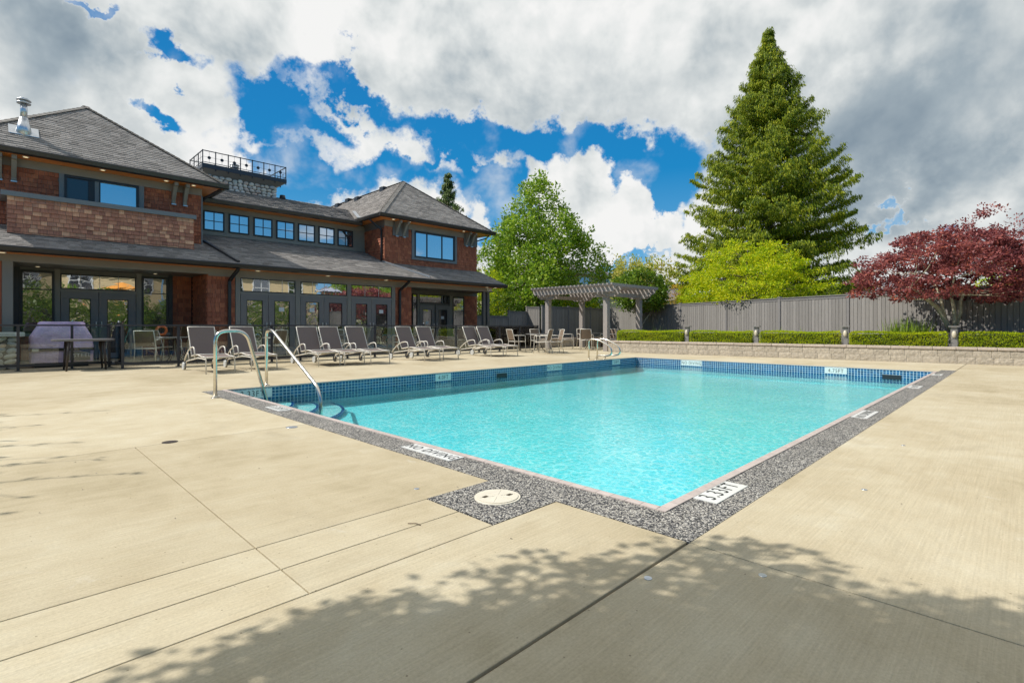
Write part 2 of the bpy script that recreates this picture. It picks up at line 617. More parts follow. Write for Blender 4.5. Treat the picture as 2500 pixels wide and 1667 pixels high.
M = dict(
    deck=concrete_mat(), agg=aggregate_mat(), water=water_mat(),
    joint=mat('joint_filler', (.06, .045, .025), .9),
    grout=mat('tile_grout', (.72, .80, .82), .7),
    tile=mat('blue_mosaic_tile', (.008, .09, .22), .12, .6, island=.35),
    plaster=mat('pool_plaster', (.56, .97, .98), .6, var=.04, vscale=3),
    step=mat('step_plaster', (.92, .96, .93), .6, var=.04),
    steptile=mat('step_edge_tile', (.01, .08, .35), .2),
    coping=mat('coping_nosing', (.52, .44, .40), .45, var=.08, vscale=20, rnd=.06),
    marker=mat('white_marker_tile', (.72, .72, .69), .3, var=.03),
    ink=mat('marker_lettering', (.02, .02, .02), .4),
    black=mat('black_metal', (.022, .023, .026), .38),
    rail=mat('charcoal_rail', (.035, .037, .045), .35),
    gutter=mat('dark_gutter', (.03, .029, .028), .35),
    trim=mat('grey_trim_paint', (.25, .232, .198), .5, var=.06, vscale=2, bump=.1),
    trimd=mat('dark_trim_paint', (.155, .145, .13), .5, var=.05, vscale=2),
    door=mat('door_paint', (.21, .195, .185), .4, var=.04, vscale=2),
    blue_trim=mat('parapet_cap_metal', (.18, .20, .21), .4),
    soffit=mat('cedar_soffit', (.78, .26, .06), .45, var=.25, vscale=5, stretch=(1, 12, 1)),
    shingle=mat('cedar_shingle', (.25, .11, .065), .75, var=.22, vscale=30, stretch=(1, 1, .12), island=1.0, bump=.4, bscale=60,
                hue=[(.27, .082, .038), (.36, .112, .055), (.44, .145, .072), (.31, .092, .045), (.50, .175, .08)]),
    shingle_p=mat('parapet_shingle', (.24, .12, .08), .75, var=.22, vscale=30, stretch=(1, 1, .12), rnd=1.0, bump=.4, bscale=60,
                  hue=[(.30, .13, .085), (.38, .165, .105), (.45, .205, .13), (.33, .14, .09), (.52, .25, .15), (.40, .175, .11), (.78, .44, .26), (.36, .18, .125)]),
    roof=mat('asphalt_shingle', (.25, .228, .208), .85, var=.28, vscale=45, island=.30, bump=.5, bscale=120),
    roofbase=mat('roof_underlay', (.035, .032, .03), .9),
    ridge=mat('ridge_cap', (.22, .20, .175), .8, var=.15, vscale=30, island=.15),
    flash=mat('valley_flashing', (.45, .46, .47), .35, metal=.6),
    zinc=mat('galvanised_flue', (.62, .64, .66), .32, metal=.75, var=.08, vscale=6),
    interior=mat('painted_interior_shade', (.01, .01, .011), .9),
    lamp=mat('lamp_glass', (.62, .55, .42), .4),
    steel=mat('brushed_stainless', (.70, .66, .58), .22, metal=1.0, var=.06, vscale=20),
    frame=mat('cream_aluminium', (.72, .67, .58), .35, spec=.5, var=.03),
    sling=mat('charcoal_sling', (.20, .158, .140), .8, .2, var=.10, vscale=60, stretch=(1, 6, 6), bump=.3, bscale=200),
    slingb=mat('brown_sling', (.20, .145, .10), .65, var=.10, vscale=60, bump=.3, bscale=200),
    wheel=mat('wheel_plastic', (.55, .56, .55), .4), tyre=mat('wheel_rubber', (.02, .02, .02), .7),
    ttop=mat('table_top', (.16, .15, .15), .35, var=.1, vscale=15),
    brown=mat('brown_resin_wicker', (.045, .032, .026), .5, var=.2, vscale=30),
    fence=mat('grey_fence_board', (.26, .243, .222), .75, var=.09, vscale=6, stretch=(4, 4, .5), rnd=.12, bump=.25, bscale=60),
    fencep=mat('grey_fence_post', (.23, .218, .207), .7, var=.06, vscale=6),
    pergola=mat('pergola_paint', (.33, .295, .27), .65, var=.06, vscale=6),
    block=mat('split_face_block', (.46, .40, .315), .9, var=.22, vscale=16, rnd=.08, bump=1.6, bscale=24),
    capst=mat('wall_cap_stone', (.50, .42, .345), .85, var=.14, vscale=16, rnd=.06, bump=.8, bscale=40),
    soil=mat('bark_mulch', (.05, .035, .022), .95, var=.4, vscale=20, bump=1, bscale=40),
    bark=mat('tree_bark', (.16, .12, .085), .85, var=.25, vscale=14, bump=.8, bscale=30),
    barkp=mat('pale_maple_bark', (.42, .38, .27), .75, var=.25, vscale=9, bump=.5, bscale=30),
    ground=mat('far_ground', (.07, .09, .035), .95, var=.3, vscale=.2),
    lawn=mat('lawn_behind', (.06, .09, .03), .95, var=.3, vscale=2),
    purple=mat('faded_purple_cover', (.74, .54, .76), .7, var=.14, vscale=4, bump=5, bscale=7),
    cobble=mat('river_stone', (.5, .46, .4), .7, var=.18, vscale=14, rnd=1.0,
               hue=[(.52, .51, .46), (.66, .60, .50), (.48, .50, .49), (.62, .44, .33), (.72, .67, .57), (.42, .43, .44), (.60, .56, .46)]),
    mortar=mat('stone_mortar', (.16, .15, .135), .9),
    slab=mat('counter_slab', (.62, .61, .58), .5, var=.1, vscale=20),
    lid=mat('skimmer_lid_plastic', (.66, .61, .50), .5, var=.06, vscale=9),
    siding=mat('beige_siding', (.68, .53, .30), .7, var=.04), white=mat('white_paint', (.78, .78, .76), .5),
    siding2=mat('cream_siding', (.62, .55, .34), .7, var=.04),
    houseroof=mat('grey_house_roof', (.15, .13, .14), .85, var=.2, vscale=8),
    orange=mat('orange_canvas', (.80, .32, .04), .7), red=mat('red_canvas', (.6, .05, .03), .7), greyc=mat('grey_canvas', (.35, .36, .42), .7),
    dcanvas=mat('black_canvas', (.02, .02, .022), .7, var=.2, vscale=6),
    ring=mat('life_ring_orange', (.8, .16, .03), .5), paper=mat('white_notice', (.75, .78, .76), .6),
    win=window_mat('window_reflective', .66, wave=.0008, wscale=1.2), winw=window_mat('door_glass_wavy', .42, wave=.012, wscale=2.2),
    wind=window_mat('window_dark', .05, rim=.12), winb=window_mat('window_tinted', .26, wave=.0013, wscale=1.4),
    pane=clear_glass('railing_glass'),
)
L = dict(
    cedar=leaf_mat('cedar_foliage', [(.03, .07, .009), (.13, .21, .014), (.40, .46, .022), (.74, .68, .04)], .50),
    round=leaf_mat('linden_leaf', [(.08, .18, .015), (.18, .33, .022), (.34, .48, .035), (.60, .66, .10)], .48, .35, .5),
    yellow=leaf_mat('yellowgreen_leaf', [(.12, .24, .010), (.38, .52, .012), (.68, .72, .015), (.84, .68, .03)], .52),
    red=leaf_mat('crimson_leaf', [(.06, .016, .022), (.19, .048, .055), (.44, .14, .13), (.64, .18, .08)], .40),
    shrub=leaf_mat('shrub_leaf', [(.05, .12, .015), (.12, .23, .02), (.22, .35, .03), (.40, .46, .05)], .42, .35, .5),
    wisp=leaf_mat('tan_tip_leaf', [(.26, .34, .04), (.50, .54, .07), (.66, .58, .14), (.76, .60, .22)], .45),
    orange=leaf_mat('autumn_tip_leaf', [(.34, .36, .02), (.52, .42, .02), (.62, .32, .06), (.46, .44, .03)], .5),
    hedge=leaf_mat('hedge_leaf', [(.18, .28, .008), (.38, .50, .012), (.60, .68, .014), (.68, .62, .02)], .48),
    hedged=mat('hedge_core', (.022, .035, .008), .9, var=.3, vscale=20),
    fir=leaf_mat('fir_needle', [(.07, .12, .04), (.14, .20, .05), (.26, .30, .07)], .2),
    grass=leaf_mat('grass_blade', [(.14, .24, .02), (.28, .40, .04), (.42, .50, .08)], .4),
)


# ================================================================== SETTING: ground, deck, pool
PL, PW, ZW, ZF = 12.11, 7.51, -0.203, -0.45     # pool length, width, water level, floor as it shows through the water

t = MB()
t.box(-220, 260, -220, -14.0, -1.2, -0.16)
t.box(-220, 260, 30, 300, -1.2, -0.16)
t.box(-220, -14.5, -14.0, 30, -1.2, -0.16)
t.box(24, 260, -14.0, 30, -1.2, -0.16)
t.build('ground', M['ground']).update_tag()
tag(bpy.data.objects['ground'], kind='structure')
tag(MB().box(-14.5, 24, -14, -0.40, -1.3, -0.128).box(-14.5, -0.40, -0.40, 30, -1.3, -0.128)
    .box(PL + .3, 24, -.40, 30, -1.3, -0.128).box(-.40, PL + .3, PW + .2, 30, -1.3, -0.128).build('deck_base', M['joint']), kind='structure')

deck = empty('pool_deck', kind='structure')
G8 = .0028


def slab(x0, x1, y0, y1, mt='deck'):
    gy0 = .007 if abs(y0 + .318) < .01 else G8
    gy1 = .007 if abs(y1 + .318) < .01 else G8
    MB().box(x0 + G8, x1 - G8, y0 + gy0, y1 - gy1, -.12, 0.0).build('deck_slab', M[mt], deck, bevel=.003)


AG = -0.325           # outer edge of the aggregate band
# near-left strips (cut lines run along the long side of the pool)
for a, b in ((-14.4, -1.762), (-1.762, -.82)):
    slab(a, b, .478, .75)
    slab(a, b, .75, 1.040)
slab(-14.4, -.325, -.318, .478)
slab(-1.762, AG, 1.040, 3.80)
slab(-14.4, -1.762, 1.040, 3.80)
slab(-14.4, AG, 3.80, PW)
slab(-14.4, -.325, -5.0, -.318)
slab(-14.4, -.325, -14, -5.0)
slab(-.325, 4.2, -5.0, AG + .01)
slab(4.2, 8.6, -5.0, AG + .01)
slab(8.6, 12.78, -5.0, AG + .01)
slab(-.325, 16.4, -14, -5.0)
# behind the long far side
for i, (a, b) in enumerate(((-14.4, -4.5), (-4.5, 4.1), (4.1, 12.11))):
    slab(a, b, PW, 11.0)
    slab(a, b, 11.0, 14.62)
    slab(a, b, 14.62, 17.2)
    slab(a, b, 17.2, 23.0)
# far short side up to the retaining wall
slab(PL, 16.9, PW, 10.6)
slab(PL, 18.2, 10.6, 14.62)
slab(PL, 16.0, 14.62, 17.2)
slab(PL, 16.0, 17.2, 23.0)
slab(PL, 12.78, AG + .01, PW)if False else None
slab(12.11, 17.2, -.31, PW)
slab(12.78, 17.6, -5.0, -.31)

pool = empty('swimming_pool', kind='structure')
# aggregate band on the two near sides, with the pad round the skimmer lid
tag(MB().prism([(AG, AG), (12.73, AG), (12.73, -.055), (-.055, -.055), (-.055, PW + .02), (AG, PW + .02), (AG, 1.04), (-.815, 1.04), (-.815, .478), (AG, .478)],
               'z', -.12, 0.002).build('aggregate_border', M['agg'], pool), kind='structure')
# shell
sh = MB()
sh.box(-.03, PL + .03, -.03, PW + .03, -1.25, ZF)
sh.box(-.05, 0, -.05, PW + .3, -1.25, -.02)
sh.box(0, PL + .3, -.05, 0, -1.25, -.02)
sh.box(0, PL + .3, PW, PW + .3, -1.25, -.121)
sh.box(PL, PL + .3, 0, PW, -1.25, -.121)
sh.build('pool_shell', M['plaster'], pool)
# tile band: real small tiles on the two far walls, joined
g = MB()
g.box(0, PL, PW - .012, PW - .002, -.40, -.012)
g.box(PL - .012, PL - .002, 0, PW - .012, -.40, -.012)
g.build('tile_grout_bed', M['grout'], pool)
TS = .0525
TH = .063
tl = MB()
for r in range(6):
    z1 = -.016 - r * TS
    z0 = z1 - TS + .0095
    for i in range(int(PL / TH)):
        x = i * TH + .004
        tl.box(x, x + TH - .0115, PW - .016, PW - .011, z0, z1)
    for i in range(int(PW / TH)):
        y = i * TH + .004
        tl.box(PL - .016, PL - .011, y, y + TH - .0115, z0, z1)
tag(tl.build('mosaic_tile', M['tile'], pool, fix=False), kind='stuff')
g = MB()
g.box(-.002, .010, 0, PW - .02, -.36, -.03)
g.box(0, PL - .02, -.002, .010, -.36, -.03)
g.build('near_tile_band', M['tile'], pool)
MB().box(-.056, .0, -.056, .0, -.05, .0075).build('coping_corner', M['coping'], pool)
# coping nosing pieces
cm = MB().box(-.001, .001, 0, .1, 0, .1)
c1 = MB().prism([(-.055, -.05), (.012, -.05), (.018, -.03), (.016, -.004), (.004, .007), (-.01, .010), (-.055, .008)], 'y', .0015, .0985).mesh('coping_tile_x', M['coping'])
c2 = MB().prism([(-.055, -.05), (.012, -.05), (.018, -.03), (.016, -.004), (.004, .007), (-.01, .010), (-.055, .008)], 'x', .0015, .0985).mesh('coping_tile_y', M['coping'])
for i in range(75):
    shared(c1, 'coping_tile', pool, (0, i * .1, 0))
for i in range(121):
    shared(c2, 'coping_tile', pool, (i * .1, 0, 0))
MB().box(0, PL, PW - .02, PW + .012, -.014, .006).build('coping_edge', M['coping'], pool)
MB().box(PL - .02, PL + .012, 0, PW - .02, -.014, .006).build('coping_edge', M['coping'], pool)
# corner steps
for r, z in ((1.0, -.275), (1.38, -.335), (1.78, -.395)):
    n = 22
    arc = [(r * math.cos(a), PW - r * math.sin(a)) for a in [k * PI / 2 / n for k in range(n + 1)]]
    MB().prism([(0.0, PW)] + arc, 'z', ZF - .01, z).build('pool_step', M['step'], pool)
    e = MB()
    for k in range(n):
        p, q = arc[k], arc[k + 1]
        ri = (r - .045) / r
        pi_, qi = (p[0] * ri, PW + (p[1] - PW) * ri), (q[0] * ri, PW + (q[1] - PW) * ri)
        e.add([(*pi_, z + .004), (*p, z + .004), (*q, z + .004), (*qi, z + .004)], [(0, 1, 2, 3)])
        ro = (r + .003) / r
        p2, q2 = (p[0] * ro, PW + (p[1] - PW) * ro), (q[0] * ro, PW + (q[1] - PW) * ro)
        e.add([(*p2, z + .004), (*q2, z + .004), (*q2, z - .04), (*p2, z - .04)], [(0, 1, 2, 3)])
    e.build('step_tile_edge', M['steptile'], pool)
# water
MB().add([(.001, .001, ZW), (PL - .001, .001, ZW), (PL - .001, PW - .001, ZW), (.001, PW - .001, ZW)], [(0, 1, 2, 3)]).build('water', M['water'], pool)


def lettering(txt, parent, loc, rot, size, stretch=1.0):
    cu = bpy.data.curves.new('lettering', 'FONT')
    cu.body = txt
    cu.size = size
    cu.align_x = 'CENTER'
    cu.align_y = 'CENTER'
    cu.extrude = .0006
    cu.space_character = 1.18
    cu.offset = -size * .004
    cu.materials.append(M['ink'])
    o = bpy.data.objects.new('lettering', cu)
    COL.objects.link(o)
    o.parent = parent
    o.location = loc
    o.rotation_euler = rot
    o.scale = (stretch, 1, 1)
    me = bpy.data.meshes.new_from_object(o)
    o2 = bpy.data.objects.new('lettering', me)
    COL.objects.link(o2)
    o2.parent, o2.location, o2.rotation_euler, o2.scale = parent, loc, rot, (stretch, 1, 1)
    bpy.data.objects.remove(o)
    o2.name = 'lettering'
    return o2


def marker(txt, loc, rot, wd, ht, ts, stretch=1.0):
    """flat white tile with a depth or a warning; local x along the writing"""
    e = MB().box(-wd / 2, wd / 2, -ht / 2, ht / 2, -.006, .003)
    o = bpy.data.objects.new('depth_marker', e.mesh('depth_marker', M['marker']))
    COL.objects.link(o)
    o.parent = pool
    o.location = loc
    o.rotation_euler = rot
    if txt:
        lettering(txt, o, (0, -.004, .0042), (0, 0, 0), ts * .94, stretch * .94)
    return o


marker('3.33FT', (.497, -.115, .003), (0, 0, 0), .455, .165, .155, .86)
marker('NO DIVING', (-.138, 1.925, .003), (0, 0, -PI / 2), .64, .150, .135, .88)
marker('3.33FT', (-.14, 5.02, .003), (0, 0, -PI / 2), .44, .155, .15, .86)
for cx_, cy_, wd_, tx in ((1095 + 1010, 0, 0, ''),):
    pass
for q, tx in (((1950 + 915 / 5.88, 860 + 888 / 5.88), 'NO DIVING'), ((1950 + 1630 / 5.88, 860 + 496 / 5.88), '4.75FT'), ((1950 + 1952 / 5.88, 860 + 320 / 5.88), '4.75FT')):
    p = on_z(*q)
    marker(tx, (p.x, -.135, .003), (0, 0, 0), .64 if 'NO' in tx else .455, .155, .13, .86)
for u, v, tx in ((1081, 925, '4.0FT'), (1353, 899, 'NO DIVING'), (1503, 886, '5.0FT')):
    p = on_y(u, v, PW)
    marker(tx, (p.x, PW - .019, -.098), (PI / 2, 0, 0), .62 if 'NO' in tx else .42, .150, .135, .86)
marker('3.33FT', (on_y(615, 965, PW).x, PW - .019, -.098), (PI / 2, 0, 0), .62, .150, .15, .86)
for u, v, tx in ((1688.6, 887, 'NO DIVING'), (2041, 902, '4.75FT')):
    p = on_x(u, v, PL)
    marker(tx, (PL - .019, p.y, -.094), (PI / 2, 0, -PI / 2), .64 if 'NO' in tx else .47, .150, .135, .86)
# skimmer mouths in the tiled walls
p = on_x(2175, 917, PL)
so = MB().box(PL - .022, PL - .010, p.y - .20, p.y + .16, -.225, -.125).build('skimmer_opening', M['black'], pool)
p = on_y(1226, 916, PW)
MB().box(p.x - .2, p.x + .14, PW - .022, PW - .010, -.225, -.125).build('skimmer_opening', M['black'], pool)

lidt = empty('skimmer_lid', (-.52, .762, .002), 0, 'round cream plastic lid set in the grey pebble pad beside the pool', 'lid')
local(MB().cyl(0, 0, -.01, .006, .135, seg=40).cyl(0, 0, .006, .010, .121, seg=40), 'cover', M['lid'], lidt)
for a in (R(150), R(-30)):
    q = (.072 * math.cos(a), .072 * math.sin(a))
    local(MB().box(q[0] - .017, q[0] + .017, q[1] - .012, q[1] + .012, .009, .0115), 'finger_hole', M['joint'], lidt)
for a in range(12):
    an = a * PI / 6 + .1
    local(MB().bar((.02 * math.cos(an), .02 * math.sin(an), .0105), (.11 * math.cos(an), .11 * math.sin(an), .0105), .0022, .002), 'rib', M['lid'], lidt) if a % 2 else None
# small metal fittings in the deck
for (x, y, rr, mm, lb) in ((-.501, 3.738, .055, 'zinc', 'grey oval drain plate in the concrete near the pebble band'),
                           (-1.513, 3.825, .06, 'brown', 'rusty brown drain cap in the concrete left of the pool')):
    o = MB().cyl(x, y, -.002, .003, rr, seg=24).cyl(x, y, .003, .0045, rr * .7, seg=24).build('deck_drain', M[mm])
    tag(o, lb, 'drain', 'small drain plates in the deck')
for q, lb in (((1582, 1411), 'small metal anchor socket in the shaded slab by the dark joint'), ((1862, 1404), 'small metal anchor socket in the shade right of the pool corner'),
              ((2110, 1195), 'small chipped anchor socket on the sunny slab right of the depth marker'), ((2205, 1087), 'tiny anchor socket far along the sunny right slab'),
              ((1017, 1193), 'tiny anchor socket on the slab left of the pebble pad')):
    p = on_z(*q)
    o = MB().cyl(p.x, p.y, -.002, .0025, .016, seg=14).cyl(p.x, p.y, .0025, .003, .008, seg=10).build('deck_anchor', M['zinc'])
    tag(o, lb, 'anchor', 'anchor sockets set in the deck')
# fallen twig on the joint
p = on_z(1012, 1280)
tw = MB().tube([(p.x - .02, p.y + .03, .004), (p.x + .004, p.y, .007), (p.x + .012, p.y - .035, .004)], .0022, 5).build('twig', M['slingb'])
tag(tw, 'short dry twig lying across a joint left of the pebble pad', 'twig')
# scattered specks of leaf litter
lt = MB()
for k in range(90):
    x, y = random.uniform(-3.2, -.4), random.uniform(-1, 7)
    if k % 3 == 0:
        x, y = random.uniform(0, 12), random.uniform(-3.5, -.5)
    a = random.uniform(0, PI)
    s_ = random.uniform(.003, .008)
    lt.add([(x - s_ * math.cos(a), y - s_ * math.sin(a), .003), (x + s_ * .4 * math.sin(a), y - s_ * .4 * math.cos(a), .006), (x + s_ * math.cos(a), y + s_ * math.sin(a), .003), (x - s_ * .4 * math.sin(a), y + s_ * .4 * math.cos(a), .005)], [(0, 1, 2, 3)])
tag(lt.build('leaf_litter', M['brown'], fix=False), 'tiny brown bits of leaf litter on the concrete deck', 'litter', kind='stuff')

# ================================================================== CLUBHOUSE
house = empty('clubhouse', (3, 20, 0), 0, 'two storey clubhouse with cedar shingle walls, grey trim and hipped roofs behind the pool', 'building')
YF, YU, YP, YC, YE = 17.0, 18.7, 17.7, 20.4, 16.4      # door wall, upper blocks, parapet, clerestory, lower eave
XL0, XL1 = -3.10, 2.52                                   # left block walls
XR0, XR1 = 9.67, 15.10                                   # right block walls
ZE = 5.85                                                # upper eave
P1 = .36


def B(name, mt, x0, x1, y0, y1, z0, z1, parent=None, bevel=0.0):
    return MB().box(x0, x1, y0, y1, z0, z1).build(name, M[mt], parent or house, bevel=bevel)


def zroof(y):
    return 2.99 + P1 * (y - YE)


# solid bodies behind the cladding
B('wall', 'trimd', XL0, XL1, YU + .02, 29, 0.0, ZE - .05)
B('wall', 'trimd', XR0 + .02, XR1 - .02, YU + .02, 29, 0.0, ZE - .05)
B('wall', 'trim', XL1, XR0, YC, 24.5, 2.6, 5.62)
B('wall', 'trimd', 2.27, 9.80, YF + .06, YC, 0, 3.0)
B('wall', 'trimd', -9, XL0 - .01, YU + .02, 29, 0.0, 4.0)


def shingles(x0, x1, z0, z1, plane, exposure=.125, holes=(), axis='x', separate=None, wmin=.08, wmax=.17, me='shingle', side=-1, zlow=None):
    """rows of wall shingles: axis x = wall facing -y at y=plane; axis y = wall facing -x at x=plane"""
    mb = MB()
    rows = int(math.ceil((z1 - z0) / exposure))
    for r in range(rows):
        zt = z1 - r * exposure
        zb = max(z0, zt - exposure)
        x = x0
        while x < x1 - .01:
            wd = random.uniform(wmin, wmax)
            if x1 - (x + wd) < wmin * .7:
                wd = x1 - x
            a, b = x + .004, min(x1, x + wd) - .004
            x += wd
            if any(b > h[0] and a < h[1] and zt > h[2] + .01 and zb < h[3] - .01 for h in holes):
                clipped = False
                for h in holes:
                    if b > h[0] and a < h[1] and zt > h[2] + .01 and zb < h[3] - .01:
                        if a < h[0] - .02:
                            b = h[0]
                            clipped = True
                        elif b > h[1] + .02:
                            a = h[1]
                            clipped = True
                        else:
                            clipped = False
                            break
                if not clipped:
                    continue
            zbb = zb
            if zlow:
                zl = zlow((a + b) / 2)
                if zt < zl + .02:
                    continue
                zbb = max(zb, zl)
            dz = random.uniform(-.006, .006)
            tk = random.uniform(.018, .034)
            if axis == 'x':
                vs = [(a, plane - tk, zbb + dz), (b, plane - tk, zbb + dz), (b, plane + .004, zbb + dz), (a, plane + .004, zbb + dz),
                      (a, plane - .004, zt + .01), (b, plane - .004, zt + .01), (b, plane + .004, zt + .01), (a, plane + .004, zt + .01)]
            else:
                vs = [(plane - tk, a, zbb + dz), (plane - tk, b, zbb + dz), (plane + .004, b, zbb + dz), (plane + .004, a, zbb + dz),
                      (plane - .004, a, zt + .01), (plane - .004, b, zt + .01), (plane + .004, b, zt + .01), (plane + .004, a, zt + .01)]
            fs = [(0, 3, 2, 1), (4, 5, 6, 7), (0, 1, 5, 4), (1, 2, 6, 5), (2, 3, 7, 6), (3, 0, 4, 7)]
            if separate is not None:
                MB().add(vs, fs).build('shingle', M['shingle_p'], separate)
            else:
                mb.add(vs, fs)
    if separate is None:
        return mb


def shingle_part(parent, *a, mt='shingle', **k):
    mb = shingles(*a, **k)
    o = mb.build('shingle_cladding', M[mt], parent)
    tag(o, kind='stuff')
    return o


# ---- roofs made of courses of shingles
def roof(parent, poly, up, expo=.135, mt='roof', tabs=(.16, .34), lift=.014, base=True):
    """poly: planar 3-D polygon (eave first), up: unit vector up the slope"""
    P = [Vector(p) for p in poly]
    up = Vector(up).normalized()
    nrm = Vector((0, 0, 0))
    for i in range(1, len(P) - 1):
        nrm += (P[i] - P[0]).cross(P[i + 1] - P[0])
    nrm.normalize()
    if nrm.z < 0:
        nrm = -nrm
    al = up.cross(nrm).normalized()
    o0 = P[0]
    Q = [((p - o0).dot(al), (p - o0).dot(up)) for p in P]
    if base:
        b = MB()
        n = len(P)
        lo = [p - nrm * .10 for p in P]
        hi = [p - nrm * .004 for p in P]
        b.add(lo + hi, [tuple(range(n))[::-1], tuple(range(n, 2 * n))] + [(i, (i + 1) % n, n + (i + 1) % n, n + i) for i in range(n)])
        rb = b.build('roof', M['roofbase'], parent)
    else:
        rb = parent
    smin, smax = min(q[1] for q in Q), max(q[1] for q in Q)

    def ext(s):
        xs = []
        n = len(Q)
        for i in range(n):
            a, c = Q[i], Q[(i + 1) % n]
            if (a[1] - s) * (c[1] - s) <= 0 and a[1] != c[1]:
                f = (s - a[1]) / (c[1] - a[1])
                xs.append(a[0] + f * (c[0] - a[0]))
        return (min(xs), max(xs)) if len(xs) > 1 else None
    mb = MB()
    s = smin
    while s < smax - .02:
        e = min(expo, smax - s)
        A, Bx = ext(s + .002), ext(s + e - .002)
        if A and Bx:
            x = min(A[0], Bx[0]) + random.uniform(-.2, 0)
            xe = max(A[1], Bx[1])
            while x < xe:
                wd = random.uniform(*tabs)
                a0, a1 = max(x, A[0]), min(x + wd - .004, A[1])
                b0, b1 = max(x, Bx[0]), min(x + wd - .004, Bx[1])
                x += wd
                if a1 <= a0 and b1 <= b0:
                    continue
                a0, a1 = min(a0, A[1]), max(a1, A[0])
                b0, b1 = min(b0, Bx[1]), max(b1, Bx[0])
                if a1 < a0:
                    a0 = a1 = (a0 + a1) / 2
                if b1 < b0:
                    b0 = b1 = (b0 + b1) / 2
                h = lift * random.uniform(.75, 1.35)
                so_ = random.choice((0, 0, .012)) * (1 if s > smin else 0)
                v = [o0 + al * a0 + up * (s - so_), o0 + al * a1 + up * (s - so_), o0 + al * b1 + up * (s + e), o0 + al * b0 + up * (s + e)]
                v += [v[0] + nrm * h, v[1] + nrm * h, v[2] + nrm * .002, v[3] + nrm * .002]
                mb.add(v, [(4, 5, 6, 7), (0, 1, 5, 4), (1, 2, 6, 5), (3, 0, 4, 7)])
        s += e
    o = mb.build('roof_shingle', M[mt], rb)
    tag(o, kind='stuff')
    return rb


def ridge_line(parent, a, b, n=None, name='ridge_cap', wd=.26):
    a, b = Vector(a), Vector(b)
    d = b - a
    n = n or max(2, int(d.length / .2))
    mb = MB()
    dn = d.normalized()
    side = dn.cross(Vector((0, 0, 1))).normalized()
    nr = side.cross(dn)
    if nr.z < 0:
        nr = -nr
    for i in range(n):
        p, q = a + d * (i / n), a + d * ((i + 1) / n + .012)
        k = .052
        vs = []
        for pt, h in ((p, .034), (q, .020)):
            vs += [pt - side * wd / 2 - Vector((0, 0, k)) + nr * h, pt + nr * h, pt + side * wd / 2 - Vector((0, 0, k)) + nr * h]
        mb.add(vs, [(0, 1, 4, 3), (1, 2, 5, 4), (0, 3, 4, 1), (0, 1, 2)])
    return mb.build(name, M['ridge'], parent, fix=False)


def hip_block(x0, x1, name):
    """hipped roof over a block, eave at YU-.6, ridge running back"""
    h = (x1 - x0) / 2
    y0 = YU - .6
    PT = .79
    zt = ZE + PT * h
    yb = 29.6
    ax = (x0 + x1) / 2
    A, Bc, T, Tb = (x0, y0, ZE), (x1, y0, ZE), (ax, y0 + h, zt), (ax, yb, zt)
    roof(house, [A, Bc, T], (0, 1, PT))
    roof(house, [A, T, Tb, (x0, yb, ZE)], (1, 0, PT))
    roof(house, [Bc, (x1, yb, ZE), Tb, T], (-1, 0, PT), expo=.3)
    ridge_line(house, A, T)
    ridge_line(house, Bc, T)
    ridge_line(house, T, Tb)
    # soffit and gutters
    B('soffit', 'soffit', x0 + .05, x1 - .05, y0 + .05, YU + .0, ZE - .135, ZE - .10)
    B('soffit', 'soffit', x0 + .05, x0 + .62, YU, yb, ZE - .135, ZE - .10)
    B('soffit', 'soffit', x1 - .62, x1 - .05, YU, yb, ZE - .135, ZE - .10)
    gt = MB()
    gt.prism([(y0 - .09, ZE + .015), (y0 - .10, ZE - .02), (y0 - .06, ZE - .12), (y0 + .045, ZE - .15), (y0 + .045, ZE + .005)], 'x', x0 - .08, x1 + .08)
    gt.build('gutter', M['gutter'], house)
    MB().prism([(x0 - .09, ZE + .015), (x0 - .10, ZE - .02), (x0 - .06, ZE - .12), (x0 + .045, ZE - .15), (x0 + .045, ZE + .005)], 'y', y0 + .05, yb).build('gutter', M['gutter'], house)
    MB().prism([(x1 + .09, ZE + .015), (x1 + .10, ZE - .02), (x1 + .06, ZE - .12), (x1 - .045, ZE - .15), (x1 - .045, ZE + .005)], 'y', y0 + .05, yb).build('gutter', M['gutter'], house)
    return ax, zt


hip_block(XL1 + .58 - 6.78, XL1 + .58, 'left')
hip_block(XR0 - .54, XR1 + .66, 'right')

# clerestory roof
YCE, ZCE, PC = 19.8, 5.67, .345
YRG = 24.2
ZRG = ZCE + PC * (YRG - YCE)
roof(house, [(XL1 - .4, YCE, ZCE), (XR0 - .45, YCE, ZCE), (XR0 + 1.7, YRG, ZRG), (XL1 - .4, YRG, ZRG)], (0, 1, PC), mt='roof')
ridge_line(house, (XL1 - .4, YRG, ZRG - .01), (XR0 + 1.7, YRG, ZRG - .01))
MB().prism([(YCE - .09, ZCE + .015), (YCE - .10, ZCE - .02), (YCE - .06, ZCE - .12), (YCE + .045, ZCE - .14), (YCE + .045, ZCE + .005)], 'x', XL1 + .05, XR0 - .50).build('gutter', M['gutter'], house)
B('soffit', 'soffit', XL1, XR0 - .5, YCE + .05, YC, ZCE - .13, ZCE - .10)
# valley flashing between clerestory roof and right block
vf = MB()
va, vb = Vector((XR0 - .62, YCE + .02, ZE + .02)), Vector((XR0 + .38, YCE + 2.35, ZE + .83))
for i in range(1):
    vf.bar(va, vb, .16, .03)
vf.build('valley_flashing', M['flash'], house)

